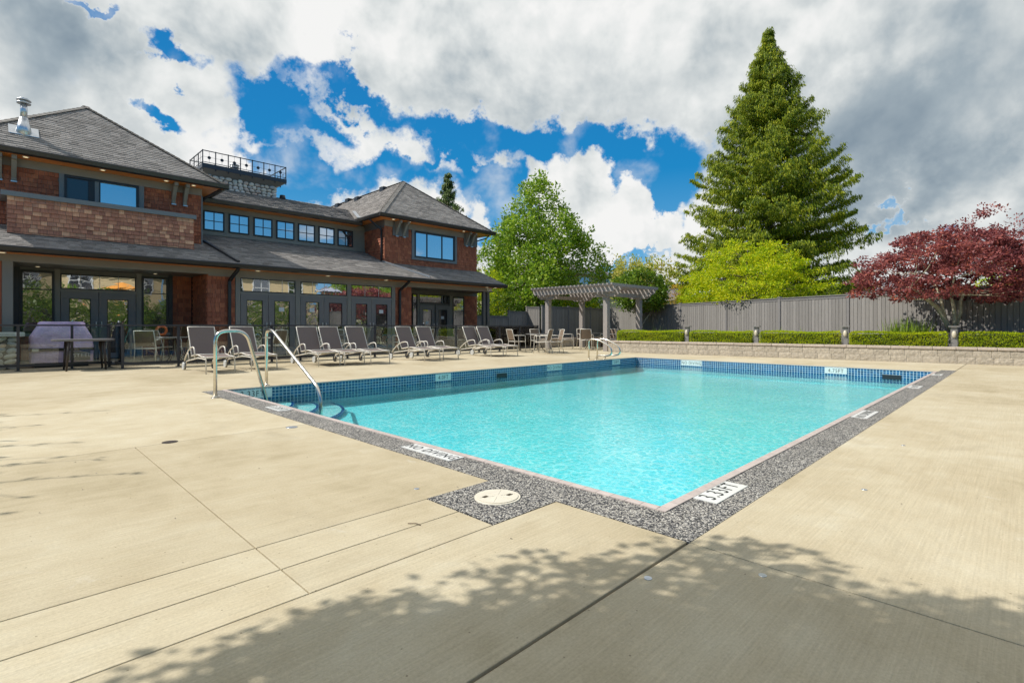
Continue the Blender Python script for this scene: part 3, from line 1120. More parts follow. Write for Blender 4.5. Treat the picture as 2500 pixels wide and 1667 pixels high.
# lower roof, in three runs that follow the walls behind
LX0, LX1 = -9.0, 14.95
roof(house, [(LX0, YE, zroof(YE)), (XL1, YE, zroof(YE)), (XL1, YU, zroof(YU)), (LX0, YU, zroof(YU))], (0, 1, P1), expo=.15)
roof(house, [(XL1, YE, zroof(YE)), (XR0, YE, zroof(YE)), (XR0, YC, zroof(YC)), (XL1, YC, zroof(YC))], (0, 1, P1), expo=.15)
roof(house, [(XR0, YE, zroof(YE)), (LX1, YE, zroof(YE)), (XR1 + .14, YU, zroof(YU)), (XR0, YU, zroof(YU))], (0, 1, P1), expo=.15)
MB().prism([(YE - .09, 3.0), (YE - .10, 2.965), (YE - .06, 2.87), (YE + .045, 2.84), (YE + .045, 2.99)], 'x', LX0, LX1 + .04).build('gutter', M['gutter'], house)
MB().hexa(Vector((LX1 + .02, YE, 2.84)), Vector((LX1 + .06, YE, 2.84)), Vector((XR1 + .20, YU, 2.84 + P1 * 2.3)), Vector((XR1 + .15, YU, 2.84 + P1 * 2.3)), Vector((0, 0, .16))).build('rake_board', M['gutter'], house)
B('soffit', 'soffit', LX0, LX1, YE + .05, YF - .02, 2.85, 2.88)
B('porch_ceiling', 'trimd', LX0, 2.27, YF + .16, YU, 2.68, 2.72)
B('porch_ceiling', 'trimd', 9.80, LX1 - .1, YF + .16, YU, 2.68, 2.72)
# small diverter gutters on the lower roof (under the downspouts)
for (xa, ya, xb, yb, mm) in ((2.66, 19.2, 3.02, 16.55, 'gutter'), (XR0 - .05, 18.75, 10.6, 16.6, 'flash')):
    a, b = Vector((xa, ya, zroof(ya) + .045)), Vector((xb, yb, zroof(yb) + .045))
    MB().bar(a, b, .09, .06).build('roof_drain_channel', M[mm], house)

# header beam and posts
B('header_beam', 'trim', LX0, 14.42, YF - .03, YF + .15, 2.66, 2.95)
B('header_beam', 'trim', 14.24, 14.42, YF + .15, YU + .3, 2.66, 2.95)
B('post', 'trim', xw(5, YF), xw(32, YF), YF, YF + .15, 0, 2.66)
B('wall_pier', 'shingle', xw(-40, YF), xw(4, YF), YF + .03, YF + .2, 0, 2.66)
for a in (14.02, 14.28):
    B('post', 'trimd', a, a + .14, YF, YF + .14, 0, 2.66)
B('post', 'trimd', 14.28, 14.42, YF + .25, YF + .39, 0, 2.66)


def pane_win(parent, x0, x1, z0, z1, y, fr=.05, cols=(), rows=(), glass='win', mt='black', split=None, name='window', depth=.05):
    """window facing -y: frame with panes set in; cols/rows = positions of glazing bars"""
    f = MB()
    f.box(x0, x1, y - depth, y, z1 - fr, z1)
    f.box(x0, x1, y - depth, y, z0, z0 + fr)
    f.box(x0, x0 + fr, y - depth, y, z0 + fr, z1 - fr)
    f.box(x1 - fr, x1, y - depth, y, z0 + fr, z1 - fr)
    wdw = f.build(name, M[mt], parent)
    xs = [x0 + fr] + sorted(cols) + [x1 - fr]
    zs = [z0 + fr] + sorted(rows) + [z1 - fr]
    br = MB()
    for c in cols:
        br.box(c - .014, c + .014, y - depth + .008, y - .004, z0 + fr, z1 - fr)
    for r_ in rows:
        br.box(x0 + fr, x1 - fr, y - depth + .010, y - .006, r_ - .014, r_ + .014)
    if cols or rows:
        br.build('glazing_bar', M[mt], wdw)
    k = 0
    for i in range(len(xs) - 1):
        for j in range(len(zs) - 1):
            gm = glass[k % len(glass)] if isinstance(glass, (list, tuple)) else glass
            k += 1
            MB().box(xs[i] + .004, xs[i + 1] - .004, y - .022, y - .016, zs[j] + .004, zs[j + 1] - .004).build('pane', M[gm], wdw)
    return wdw


# ---- upper floor, left block
zfr = 5.48
B('frieze_board', 'trim', XL0, XL1, YU - .03, YU + .02, zfr, ZE - .13)
shingle_part(house, XL0, XL1 - .002, 2.9, zfr, YU + .02, holes=[(-1.19, .86, 4.6, zfr)], zlow=lambda x: zroof(YU) - .05)
MB().box(XL1 - .02, XL1 + .02, YU - .02, YU + .04, 3.7, zfr).build('corner_trim', M['blue_trim'], house)
for x0, x1 in ((-1.19, -1.07), (.73, .87)):
    B('window_trim', 'blue_trim', x0, x1, YU - .035, YU + .02, 4.7, zfr)
wl = pane_win(house, -1.07, .727, 4.72, 5.46, YU + .01, .06, [xw(1000 / 3.92 - 12, YU)], [], ['wind', 'win'], depth=.08)
B('sliding_sash', 'black', xw(215, YU), xw(245, YU), YU - .04, YU - .02, 4.76, 5.42, wl)
B('curtain', 'blue_trim', xw(231, YU), xw(243, YU), YU - .05, YU - .042, 4.78, 5.40, wl)
# parapet of the balcony, every shingle its own piece
par = B('parapet', 'trimd', -2.30, 2.02, YP + .012, YP + .14, 3.2, 4.46)
shingles(-2.30, 2.03, zroof(YP) + .03, 4.46, YP + .012, exposure=.116, separate=par, wmin=.12, wmax=.20)
shingle_part(house, YP, YU, 3.45, 4.46, 2.04, axis='y', exposure=.116)
MB().box(-2.42, 2.10, YP - .06, YP + .20, 4.46, 4.59).box(1.98, 2.10, YP + .2, YU, 4.46, 4.59).box(-2.42, -2.30, YP + .2, YU, 4.46, 4.59).build('parapet_cap', M['blue_trim'], house, bevel=.006)
shingle_part(house, XL0 - 3, XL0, 2.9, 3.9, YU - .4)


def bracket(x, y, z):
    """slanting timber bracket under the eave"""
    b = MB()
    wd = .055
    b.prism([(y + .02, z - .66), (y - .05, z - .66), (y - .06, z - .56), (y - .34, z - .12), (y - .45, z - .12), (y - .45, z), (y - .02, z), (y + .02, z)], 'x', x - wd, x + wd)
    o = b.build('bracket', M['trim'], house, bevel=.008)
    B('bracket_foot', 'zinc', x - wd - .01, x + wd + .01, y - .11, y - .02, z - .685, z - .655, o)


for u in (0, 36, 427.5, 455.5):
    bracket(xw(u - 2, YU - .15), YU - .01, ZE - .14)
for u in (974, 992, 1144.5, 1157):
    bracket(xw(u - 3, YU - .15), YU - .01, ZE - .14)
for x0, x1 in ((xw(958, YU), xw(996, YU)), (xw(1132, YU), xw(1164, YU))):
    B('bracket_board', 'trimd', x0, x1, YU - .045, YU + .0, ZE - .78, ZE - .14)


lamp_on = bpy.data.materials.new('lit_downlight')
lamp_on.use_nodes = True
lamp_on.node_tree.nodes['Principled BSDF'].inputs['Emission Color'].default_value = (1, .78, .42, 1)
lamp_on.node_tree.nodes['Principled BSDF'].inputs['Emission Strength'].default_value = .75
M['lit'] = lamp_on


def soffit_light(x, y, z, r=.075):
    o = MB().cyl(x, y, z - .018, z, r, seg=20).build('downlight', M['white'], house)
    MB().cyl(x, y, z - .021, z - .018, r * .7, seg=16).build('lens', M['lit'], o)


for u, v in ((63, 382), (251, 417), (406, 440), (473, 452)):
    soffit_light(xw(u, YU - .4), YU - .38, ZE - .135)
for u in (961, 1000, 1133):
    soffit_light(xw(u, YU - .4), YU - .38, ZE - .135)
for u in (5, 629, 800, 942):
    soffit_light(xw(u, YE + .3), YE + .28, 2.85, .085)
soffit_light(14.45, 16.62, 2.85, .085)
soffit_light(13.9, 16.62, 2.85, .085)
for u in (92, 379):
    soffit_light(xw(u, YU - .5), YU - .5, 2.68, .06)

# ---- upper floor, right block
B('frieze_board', 'trim', XR0 - .0, XR1, YU - .03, YU + .02, 5.45, ZE - .13)
B('frieze_board', 'trimd', XR0 - .03, XR0 + .02, YU + .0, YC, 5.38, ZE - .13)
HW = [(11.095, 13.75, 4.09, 5.45)]
shingle_part(house, XR0, XR1, 3.0, 5.45, YU + .02, holes=HW, zlow=lambda x: zroof(YU) - .04)
shingle_part(house, YU, YC + .02, 3.4, 5.38, XR0, axis='y', zlow=lambda y: zroof(y) - .04, wmin=.10, wmax=.3)
MB().box(XR0 - .02, XR0 + .006, YU - .02, YU + .006, 3.8, 5.45).build('corner_trim', M['shingle'], house)
for (x0, x1, z0, z1) in ((11.095, 11.24, 4.09, 5.45), (13.61, 13.75, 4.09, 5.45), (11.24, 13.61, 4.09, 4.21)):
    B('window_trim', 'blue_trim', x0, x1, YU - .04, YU + .02, z0, z1)
c_a, c_b = xw(800 + 1115 / 4.612, YU), xw(800 + 1284 / 4.612, YU)
pane_win(house, 11.24, 13.61, 4.21, 5.41, YU + .01, .06, [c_a, c_b], [], 'win', depth=.07)

# ---- clerestory
B('frieze_board', 'trim', XL1, XR0, YC - .03, YC, 5.36, ZCE - .10)
B('sill_board', 'trim', XL1, XR0, YC - .04, YC, 4.44, 4.57)
for i, (a, b) in enumerate(((2.997, 3.711), (3.874, 4.602), (4.772, 5.491), (5.652, 6.383), (6.546, 7.27), (7.443, 8.16), (8.32, 9.045))):
    pane_win(house, a, b, 4.605, 5.335, YC - .005, .045, [(a + b) / 2], [4.97], 'win' if i < 6 else 'winb', depth=.045)

# ---- ground floor: double doors
def door_leaf(parent, x0, x1, y, z1, notice=False, glass='winw', note_z=1.5, hinge=0):
    d = MB()
    st = (x1 - x0) * .21
    gz0, gz1 = .28, z1 - .20
    d.box(x0, x1, y - .045, y, gz1, z1)
    d.box(x0, x1, y - .045, y, .02, gz0)
    d.box(x0, x0 + st, y - .045, y, gz0, gz1)
    d.box(x1 - st, x1, y - .045, y, gz0, gz1)
    o = d.build('door', M['door'], parent, bevel=.004)
    f = MB()
    e = .018
    f.box(x0 + st, x1 - st, y - .05, y - .045, gz1 - e, gz1).box(x0 + st, x1 - st, y - .05, y - .045, gz0, gz0 + e)
    f.box(x0 + st, x0 + st + e, y - .05, y - .045, gz0 + e, gz1 - e).box(x1 - st - e, x1 - st, y - .05, y - .045, gz0 + e, gz1 - e)
    f.build('glass_bead', M['black'], o)
    MB().box(x0 + st + .001, x1 - st - .001, y - .025, y - .018, gz0 + .001, gz1 - .001).build('glass', M[glass], o)
    hx = x1 - .06 if hinge == 0 else x0 + .06
    MB().box(hx - .012, hx + .012, y - .09, y - .045, .98, 1.14).build('handle', M['zinc'], o)
    if notice:
        cx = (x0 + x1) / 2
        MB().box(cx - .10, cx + .08, y - .031, y - .028, note_z - .10, note_z + .04).build('notice', M['paper'], o)
    return o


def transom(parent, x0, x1, z0, z1, y, n=3, glass='win'):
    o = pane_win(parent, x0, x1, z0, z1, y, .03, [], [], glass, name='transom_window', depth=.03)
    for i in range(n):
        x = x0 + (x1 - x0) * (i + 1) / (n + 1)
        B('hanging_rod', 'white', x - .006, x + .006, y - .030, y - .024, z0 + .03, z1 - .0, o)
    return o


ydo = YF + .04
pa = [450 + q / 4.238 for q in (575, 865, 1145, 1195, 1440, 1680, 1720, 1930, 2140)]
X = [xw(u, ydo) for u in pa]
ZT0, ZT1, ZD = 2.15, 2.61, 2.08
B('header_board', 'trim', 2.27, 9.7, YF + .0, YF + .055, ZT1 + .0, 2.66)
for k in range(3):
    x0, xm, x1 = X[3 * k:3 * k + 3]
    transom(house, x0, x1, ZT0, ZT1, ydo, (3, 3, 2)[k])
    B('transom_bar', 'trim', x0, x1, ydo - .04, ydo + .01, ZD, ZT0)
    door_leaf(house, x0 + .015, xm - .005, ydo, ZD, notice=(k == 1), glass='winw', note_z=1.62, hinge=0)
    door_leaf(house, xm + .005, x1 - .015, ydo, ZD, notice=(k != 1), glass='winw' if k < 1 else 'winb', note_z=1.62, hinge=1)
for a, b in ((xw(450 + 530 / 4.238, YF), X[0]), (X[2], X[3]), (X[5], X[6]), (X[8], xw(450 + 2182 / 4.238, YF))):
    B('jamb', 'trim', a, b, YF - .01, YF + .06, 0, ZT1)
# shingled piers
xp0, xp1 = xw(507, YF), xw(574.5, YF)
xq0, xq1 = xw(450 + 2185 / 4.238, YF), xw(1005, YF)
B('wall_pier', 'trimd', xp0 + .01, xp1 - .01, YF + .03, YU + .01, 0, 2.66)
B('wall_pier', 'trimd', xq0 + .01, xq1 - .01, YF + .03, YU + .01, 0, 2.66)
shingle_part(house, xp0, xp1, 0.05, 2.66, YF + .03, exposure=.15, wmin=.09, wmax=.16)
shingle_part(house, xq0, xq1, 0.05, 2.66, YF + .03, exposure=.15, wmin=.09, wmax=.16)
shingle_part(house, YF + .03, YU, 0.05, 2.66, xp0, axis='y', exposure=.15)


def downspout(pts, name='downspout', r=.045):
    mb = MB()
    for a, b in zip(pts[:-1], pts[1:]):
        mb.bar(a, b, r * 2, r * 1.7)
    return mb.build(name, M['black'], house)


for u in (560, 976):
    x = xw(u, YF - .05)
    downspout([(x + .10, YE - .0, 2.86), (x + .10, YE + .05, 2.80), (x, YF - .06, 2.48), (x, YF - .06, .05)])
# upper downspouts
x = XR0 - .06
downspout([(XR0 - .53, YU + .35, ZE - .10), (XR0 - .50, YU + .32, ZE - .2), (x, YU + .15, 5.28), (x, YU + .15, zroof(YU) + .05)], r=.035)
x = XL1 + .05
downspout([(XL1 + .48, YU - .45, ZE - .12), (XL1 + .40, YU - .35, ZE - .2), (x + .05, YU - .02, ZE - .42), (x, YU + .1, ZE - .5)], r=.035)
downspout([(XR1 + .5, YU - .4, ZE - .15), (XR1 + .4, YU - .3, ZE - .3), (XR1 + .06, YU + .1, ZE - .45)], r=.03)

# left bay, recessed behind the posts
yb = YU + .0
z_w0, z_w1 = .80, 2.60
B('wall_panel', 'trimd', XL0, 2.30, YU - .012, YU + .02, 2.55, 2.70)
for (u0, u1, um) in ((48.5, 132.7, 0), (345, 410, 0)):
    x0, x1 = xw(u0, yb), xw(u1, yb)
    pane_win(house, x0, x1, z_w0, z_w1, yb - .02, .055, [], [2.06], 'winb', depth=.05)
    B('sill_board', 'trim', x0 - .05, x1 + .05, yb - .07, yb, z_w0 - .09, z_w0)
    shingle_part(house, x0 - .06, x1 + .06, .05, z_w0 - .09, yb - .005, exposure=.15)
x0, x1, x2 = xw(146.7, yb), xw(240.5, yb), xw(331.6, yb)
transom(house, x0, x2, 2.10, 2.55, yb - .02, 3)
B('transom_bar', 'trim', x0, x2, yb - .06, yb - .01, 2.03, 2.10)
door_leaf(house, x0 + .01, x1 - .005, yb - .02, 2.03, glass='winw')
door_leaf(house, x1 + .005, x2 - .01, yb - .02, 2.03, glass='winw', hinge=1)
for u0, u1 in ((133, 146.5), (332, 345)):
    B('jamb', 'trim', xw(u0, yb), xw(u1, yb), yb - .05, yb, 0, 2.7)
B('jamb', 'black', xw(34, yb), xw(48, yb), yb - .05, yb, 0, 2.7)
B('jamb', 'black', xw(411, yb), xw(421, yb), yb - .05, yb, 0, 2.7)
shingle_part(house, xw(421, yb), xw(467, yb), .05, 2.68, yb - .005, exposure=.15)
B('doorway', 'interior', xw(467, yb), 2.30, yb - .02, yb + .01, 0, 2.68)  # near-black sheet: the open corridor's shade is put into its colour
B('doorway_frame', 'trimd', xw(484, yb), xw(496, yb), yb - .05, yb - .021, 0, 2.1)

# right bay
B('wall_panel', 'trimd', xq1, XR1, YU - .012, YU + .02, 2.50, 2.70)
c6 = lambda x: 900 + x / 4.704
pane_win(house, xw(c6(494), yb), xw(c6(552), yb), .5, 2.50, yb - .02, .04, [], [2.0], 'winb')
x0, x1, x2 = xw(c6(575), yb), xw(c6(755), yb), xw(c6(925), yb)
transom(house, x0, x2, 2.10, 2.50, yb - .02, 3, glass='winb')
door_leaf(house, x0 + .01, x1 - .03, yb - .02, 2.0, notice=True, glass='winb', note_z=1.2)
door_leaf(house, x1 + .03, x2 - .01, yb - .02, 2.0, notice=True, glass='wind', note_z=1.45, hinge=1)
pane_win(house, xw(c6(958), yb), xw(c6(1090), yb), .9, 2.45, yb - .02, .05, [], [2.0], 'winb')
for a, b in ((552, 575), (925, 958)):
    B('jamb', 'trim', xw(c6(a), yb), xw(c6(b), yb), yb - .05, yb, 0, 2.5)
shingle_part(house, xw(c6(1092), yb), XR1, .05, 2.55, yb - .005, exposure=.15)
B('door_sign', 'paper', xw(1189.5, YF - .04), xw(1201, YF - .04), YF - .045, YF - .032, 2.70, 2.89)
for i in range(3):
    B('sign_line', 'ink', xw(1191, YF - .05), xw(1199.5, YF - .05), YF - .048, YF - .0455, 2.74 + i * .05, 2.75 + i * .05)

# ---- flue on the left roof
fl = empty('chimney_flue', (-1.93, 19.0, 6.45), parent=house)
FX, FY = -1.93, 19.0
MB().hexa(Vector((FX - .32, FY - .2, ZE + .79 * (FY - .2 - 18.1) + .03)), Vector((FX + .32, FY - .2, ZE + .79 * (FY - .2 - 18.1) + .03)),
          Vector((FX + .32, FY + .25, ZE + .79 * (FY + .25 - 18.1) + .03)), Vector((FX - .32, FY + .25, ZE + .79 * (FY + .25 - 18.1) + .03)), Vector((0, 0, .012))).build('flashing', M['zinc'], fl)
MB().cyl(FX, FY, 6.35, 6.98, .22, .095, 28).build('cone', M['zinc'], fl)
MB().cyl(FX, FY, 6.96, 7.42, .078, .078, 24).cyl(FX, FY, 6.94, 6.97, .10, .10, 24).build('pipe', M['zinc'], fl)
MB().cyl(FX, FY, 7.38, 7.41, .155, .16, 28).cyl(FX, FY, 7.41, 7.47, .10, .10, 20).cyl(FX, FY, 7.47, 7.50, .165, .15, 28).cyl(FX, FY, 7.50, 7.56, .15, .06, 28).build('cap', M['zinc'], fl)
# roof vents on the right block slope
for u, v in ((826, 504), (851, 492), (874, 488), (936, 464)):
    dd = ray(u, v)
    nn = Vector((-.79, 0, 1))
    cc = ZE - .79 * (XR0 - .54)
    tt = (cc - nn.dot(C0)) / nn.dot(dd)
    p = C0 + dd * tt
    MB().box(p.x - .15, p.x + .18, p.y - .2, p.y + .2, p.z - .25, p.z + .16).build('roof_vent', M['black'], house, bevel=.04)
MB().cyl(7.35, 24.1, ZRG - .1, ZRG + .14, .16, .12, 12).build('roof_vent', M['black'], house)

# ---- stone chimney with its railed platform
ch = empty('stone_chimney', (5, 24.6, 7), parent=house)
YK, YK2 = 23.9, 25.5
c3 = lambda x, y: (450 + x / 4.238, 350 + y / 4.238)
kx1 = on_y(*c3(945, 520), YK).x
kx0 = 3.9
zk0, zk1 = 6.9, 7.62
MB().box(kx0 + .03, kx1 - .03, YK + .03, YK2, 6.2, zk1).build('stack', M['mortar'], ch)
sp = MB()
ico = bmesh.new()
bmesh.ops.create_icosphere(ico, subdivisions=2, radius=1)
cob_me = bpy.data.meshes.new('stone')
ico.to_mesh(cob_me)
ico.free()
cob_me.materials.append(M['cobble'])
cob_me.polygons.foreach_set('use_smooth', [True] * len(cob_me.polygons))
z = 6.78
row = 0
while z < zk1 - .02:
    x = kx0 + random.uniform(0, .1)
    while x < kx1:
        a = random.uniform(.095, .155)
        h = random.uniform(.07, .10)
        shared(cob_me, 'stone', ch, (min(x + a, kx1 - .06), YK + .02, z + random.uniform(-.02, .02)), (0, random.uniform(-.5, .5), 0), (a * .96, .07, h))
        x += a * 1.93
    z += .155
    row += 1
x = YK + .1
for i in range(5):
    for j in range(5):
        shared(cob_me, 'stone', ch, (kx1 - .02, YK + .15 + i * .26, 6.85 + j * .16), (0, 0, 0), (.06, .12, .08))
cxa, cxb = on_y(494.8, 400, YK - .2).x, on_y(697.8, 440, YK - .2).x
zc0 = 7.62
ns = MB()
vs = [(kx0 - .02, YK, zc0), (kx1 + .02, YK, zc0), (kx1 + .02, YK2, zc0), (kx0 - .02, YK2, zc0),
      (cxa, YK - .2, zc0 + .22), (cxb, YK - .2, zc0 + .22), (cxb, YK2 + .2, zc0 + .22), (cxa, YK2 + .2, zc0 + .22)]
ns.add(vs, [(0, 3, 2, 1), (4, 5, 6, 7), (0, 1, 5, 4), (1, 2, 6, 5), (2, 3, 7, 6), (3, 0, 4, 7)])
ns.build('corbel', M['trimd'], ch)
zp = zc0 + .22
MB().box(cxa - .03, cxb + .03, YK - .23, YK2 + .23, zp, zp + .17).build('platform', M['rail'], ch)
rt_ = MB()
zr = 8.58
cr = [(cxa, YK - .2), (cxb, YK - .2), (cxb, YK2 + .2), (cxa, YK2 + .2)]
zb_ = zp + .17
for a, b, n in ((0, 1, 7), (1, 2, 3), (2, 3, 7), (3, 0, 3)):
    A, Bq = cr[a], cr[b]
    for i in range(n):
        f = i / n
        x, y = A[0] + (Bq[0] - A[0]) * f, A[1] + (Bq[1] - A[1]) * f
        MB().box(x - .018, x + .018, y - .018, y + .018, zb_ - .25, zr + .03).build('baluster', M['black'], ch)
        if a in (0, 3, 1):
            f2 = (i + .5) / n
            x, y = A[0] + (Bq[0] - A[0]) * f2, A[1] + (Bq[1] - A[1]) * f2
            MB().tube([(x, y, zb_ + .08), (x, y, zr)], .006, 5).add(*(lambda c: ([(c[0] + .07 * math.cos(k * PI / 4) * (1 if a == 0 else .2), c[1] + (0 if a == 0 else .07 * math.cos(k * PI / 4)) + .012 * s2, c[2] + .07 * math.sin(k * PI / 4)) for s2 in (-1, 1) for k in range(8)],
                    [tuple(range(8)), tuple(range(8, 16))] + [(k, (k + 1) % 8, 8 + (k + 1) % 8, 8 + k) for k in range(8)]))((x, y, zr - .28))).build('rosette', M['black'], ch)
    for zz, th in ((zr, .02), (zb_ + .08, .014), ((zb_ + zr) / 2 + .02, .005)):
        MB().bar((*A, zz), (*Bq, zz), th * 1.6, th * 1.6).build('rail', M['black'], ch)
px_ = on_y(573, 420, YK + .6).x
MB().cyl(px_, YK + .6, zb_, 8.3, .10, seg=16).cyl(px_, YK + .6, 8.3, 8.33, .2, seg=16).cyl(px_, YK + .6, 8.40, 8.44, .2, seg=16).cyl(px_, YK + .6, 8.33, 8.5, .08, seg=12).build('flue_pipe', M['zinc'], ch)

# ================================================================== RAILING OF GLASS
def railing(name, label, pts_x, y, x_from, x_to, corner_end=False):
    o = empty(name, (x_from, y, 0), 0, label, 'railing', 'glass railings along the clubhouse patio')
    ZT = 1.035
    MB().box(x_from, x_to, y - .035, y + .035, ZT - .03, ZT + .008).build('top_rail', M['rail'], o, bevel=.004)
    MB().box(x_from, x_to, y - .02, y + .02, .09, .15).build('bottom_rail', M['rail'], o)
    for x in pts_x:
        MB().box(x - .026, x + .026, y - .026, y + .026, 0, ZT - .03).build('post', M['rail'], o)
        MB().box(x - .06, x + .06, y - .05, y + .05, .001, .012).build('post_foot', M['rail'], o)
    xs = sorted(list(pts_x))
    for a, b in zip(xs[:-1], xs[1:]):
        MB().box(a + .04, b - .04, y - .004, y + .004, .155, ZT - .045).build('glass_panel', M['pane'], o)
    return o


YR = 13.63
main_x = [-.42, .71, 1.87, 2.97, 3.78, 5.26, 6.22, 7.9, 9.61, 10.75, 11.86, 13.03, 14.15]
railing('glass_railing', 'long glass railing behind the row of loungers, ending by the pergola', main_x, YR, -.45, 14.18)
lr = railing('glass_railing', 'short glass railing left of the corner, in front of the purple covered grill', [-6.2, -4.2, -2.17, -1.35 + .1, -.55], 14.55, -9, -.5)
ret = empty('glass_railing', (-.45, 14.1, 0), 0, 'short return of the glass railing joining its two runs at the corner post', 'railing', 'glass railings along the clubhouse patio')
MB().box(-.46, -.40, YR + .04, 14.51, 1.005, 1.04).build('top_rail', M['rail'], ret)
MB().box(-.45, -.41, YR + .04, 14.51, .09, .15).build('bottom_rail', M['rail'], ret)
MB().box(-.434, -.426, YR + .06, 14.48, .155, .99).build('glass_panel', M['pane'], ret)

# ================================================================== HANDRAILS
def bent(pts, n=6, rad=.09):
    """polyline with rounded corners"""
    pts = [Vector(p) for p in pts]
    out = [pts[0]]
    for i in range(1, len(pts) - 1):
        a, b, c = pts[i - 1], pts[i], pts[i + 1]
        r1 = min(rad, (a - b).length * .45)
        r2 = min(rad, (c - b).length * .45)
        p, q = b + (a - b).normalized() * r1, b + (c - b).normalized() * r2
        for k in range(n + 1):
            t_ = k / n
            out.append(p * (1 - t_) ** 2 + b * 2 * t_ * (1 - t_) + q * t_ ** 2)
    out.append(pts[-1])
    return out


def handrail(label, path, base, rad=.16):
    o = empty('pool_handrail', base, 0, label, 'handrail', 'steel handrails at the pool steps')
    MB().tube(bent(path, 8, rad), .0245, 14).build('tube', M['steel'], o)
    MB().cyl(base[0], base[1], .001, .012, .055, .05, 24).cyl(base[0], base[1], .012, .03, .03, .026, 20).build('escutcheon', M['steel'], o)
    return o


handrail('stainless handrail standing on the pebble band at the near pool corner', [(-.394, 6.605, 0), (-.394, 6.605, .935), (.01, 6.605, .935), (.315, 6.605, -.17), (.33, 6.605, -.34)], (-.394, 6.605, 0))
handrail('stainless handrail sloping into the water beside the corner steps', [(.672, 7.656, 0), (.672, 7.656, .935), (.672, 7.40, .935), (.672, 5.72, .14), (.672, 5.62, -.06), (.672, 5.61, -.5)], (.672, 7.656, 0), .11)
# figure-four grab rails at the far side
for k, (gx, yb0, lb) in enumerate(((10.18, 7.66, 'left of the two curled steel grab rails at the far pool edge'), (10.62, 7.66, 'right of the two curled steel grab rails at the far pool edge'))):
    o = empty('grab_rail', (gx, yb0, 0), 0, lb, 'grab rail', 'curled grab rails at the far pool edge')
    pth = [(gx, 7.98, 0), (gx, 7.98, .62), (gx, 7.62, .60), (gx, 7.20, .40), (gx, 7.14, .20), (gx, 7.30, .13), (gx, 7.66, .13), (gx, 7.72, 0)]
    MB().tube(bent(pth, 7, .13), .024, 12).build('tube', M['steel'], o)
    for yy in (7.98, 7.72):
        MB().cyl(gx, yy, .001, .012, .05, .045, 20).build('escutcheon', M['steel'], o)

# ================================================================== SUN LOUNGERS
def make_lounger():
    o = empty('sun_lounger', (0, 0, 0), 0, 'x', 'sun lounger', 'sun loungers in a row in front of the glass railing')
    W = .275
    seat = [(0.0, .345), (.35, .352), (.62, .385), (.85, .372), (1.12, .335)]
    back = [(1.12, .335), (1.20, .46), (1.30, .66), (1.40, .84), (1.47, .985)]
    fr = MB()
    for s in (-1, 1):
        fr.tube([(s * W, y, z) for y, z in seat], .014, 8)
    for y, z in (seat[0], seat[2], seat[-1]):
        fr.tube([(-W, y, z), (W, y, z)], .012, 8)
    local(fr, 'seat_frame', M['frame'], o)
    bf = MB()
    for s in (-1, 1):
        bf.tube([(s * W * .98, y, z) for y, z in back], .013, 8)
    bf.tube([(-W * .98, back[-1][0], back[-1][1]), (W * .98, back[-1][0], back[-1][1])], .013, 8)
    local(bf, 'back_frame', M['frame'], o)

    def sheet(prof, wd, nm):
        m = MB()
        n = len(prof)
        # finer interpolation
        pp = []
        for i in range(n - 1):
            for k in range(4):
                f = k / 4
                pp.append((prof[i][0] * (1 - f) + prof[i + 1][0] * f, prof[i][1] * (1 - f) + prof[i + 1][1] * f))
        pp.append(prof[-1])
        cols = 7
        vs, fs = [], []
        for off in (.004, -.003):
            for (y, z) in pp:
                for c in range(cols):
                    f = c / (cols - 1) * 2 - 1
                    sag = -.012 * (1 - f * f)
                    vs.append((f * wd, y - (sag + off) * (0.0 if nm == 'seat_sling' else -1), z + (sag + off) * (1.0 if nm == 'seat_sling' else .1)))
        np_ = len(pp)
        for L2 in range(2):
            for i in range(np_ - 1):
                for c in range(cols - 1):
                    a = L2 * np_ * cols + i * cols + c
                    fs.append((a, a + 1, a + cols + 1, a + cols))
        m.add(vs, fs, True)
        return local(m, nm, M['sling'], o)
    sheet(seat, W - .008, 'seat_sling')
    sheet(back, W * .98 - .006, 'back_sling')
    for s in (-1, 1):
        lg = MB().tube([(s * W, .02, .335), (s * W, .02, .30), (s * (W + .005), .0, .0)], .0135, 8)
        local(lg, 'leg', M['frame'], o)
        # lower side rail, curved, running back to the wheel
        sr = MB().tube([(s * W, .02, .30), (s * W, .25, .31), (s * W, .6, .315), (s * W, 1.0, .265), (s * W, 1.35, .225), (s * W, 1.55, .20), (s * W, 1.62, .10)], .014, 8)
        local(sr, 'side_rail', M['frame'], o)
        xo = s * (W + .03)
        ar = MB().tube([(xo, 1.58, .21), (xo, 1.50, .30), (xo, 1.30, .43), (xo, 1.08, .52), (xo, .90, .545), (xo, .80, .53), (xo, .76, .46), (xo, .74, .31)], .0145, 8)
        ar.tube([(xo, 1.30, .43), (xo, 1.20, .25)], .009, 6)
        local(ar, 'armrest', M['frame'], o)
        wc = s * (W + .035)
        wl_ = MB().tube([(wc - s * .018, 1.64, .088), (wc + s * .018, 1.64, .088)], .088, 22)
        wo = local(wl_, 'wheel', M['wheel'], o)
        ty = MB().tube([(wc - s * .030, 1.64, .088), (wc - s * .017, 1.64, .088)], .0885, 22)
        c = bpy.data.objects.new('tyre', ty.mesh('tyre', M['tyre']))
        COL.objects.link(c)
        c.parent = wo
    return o


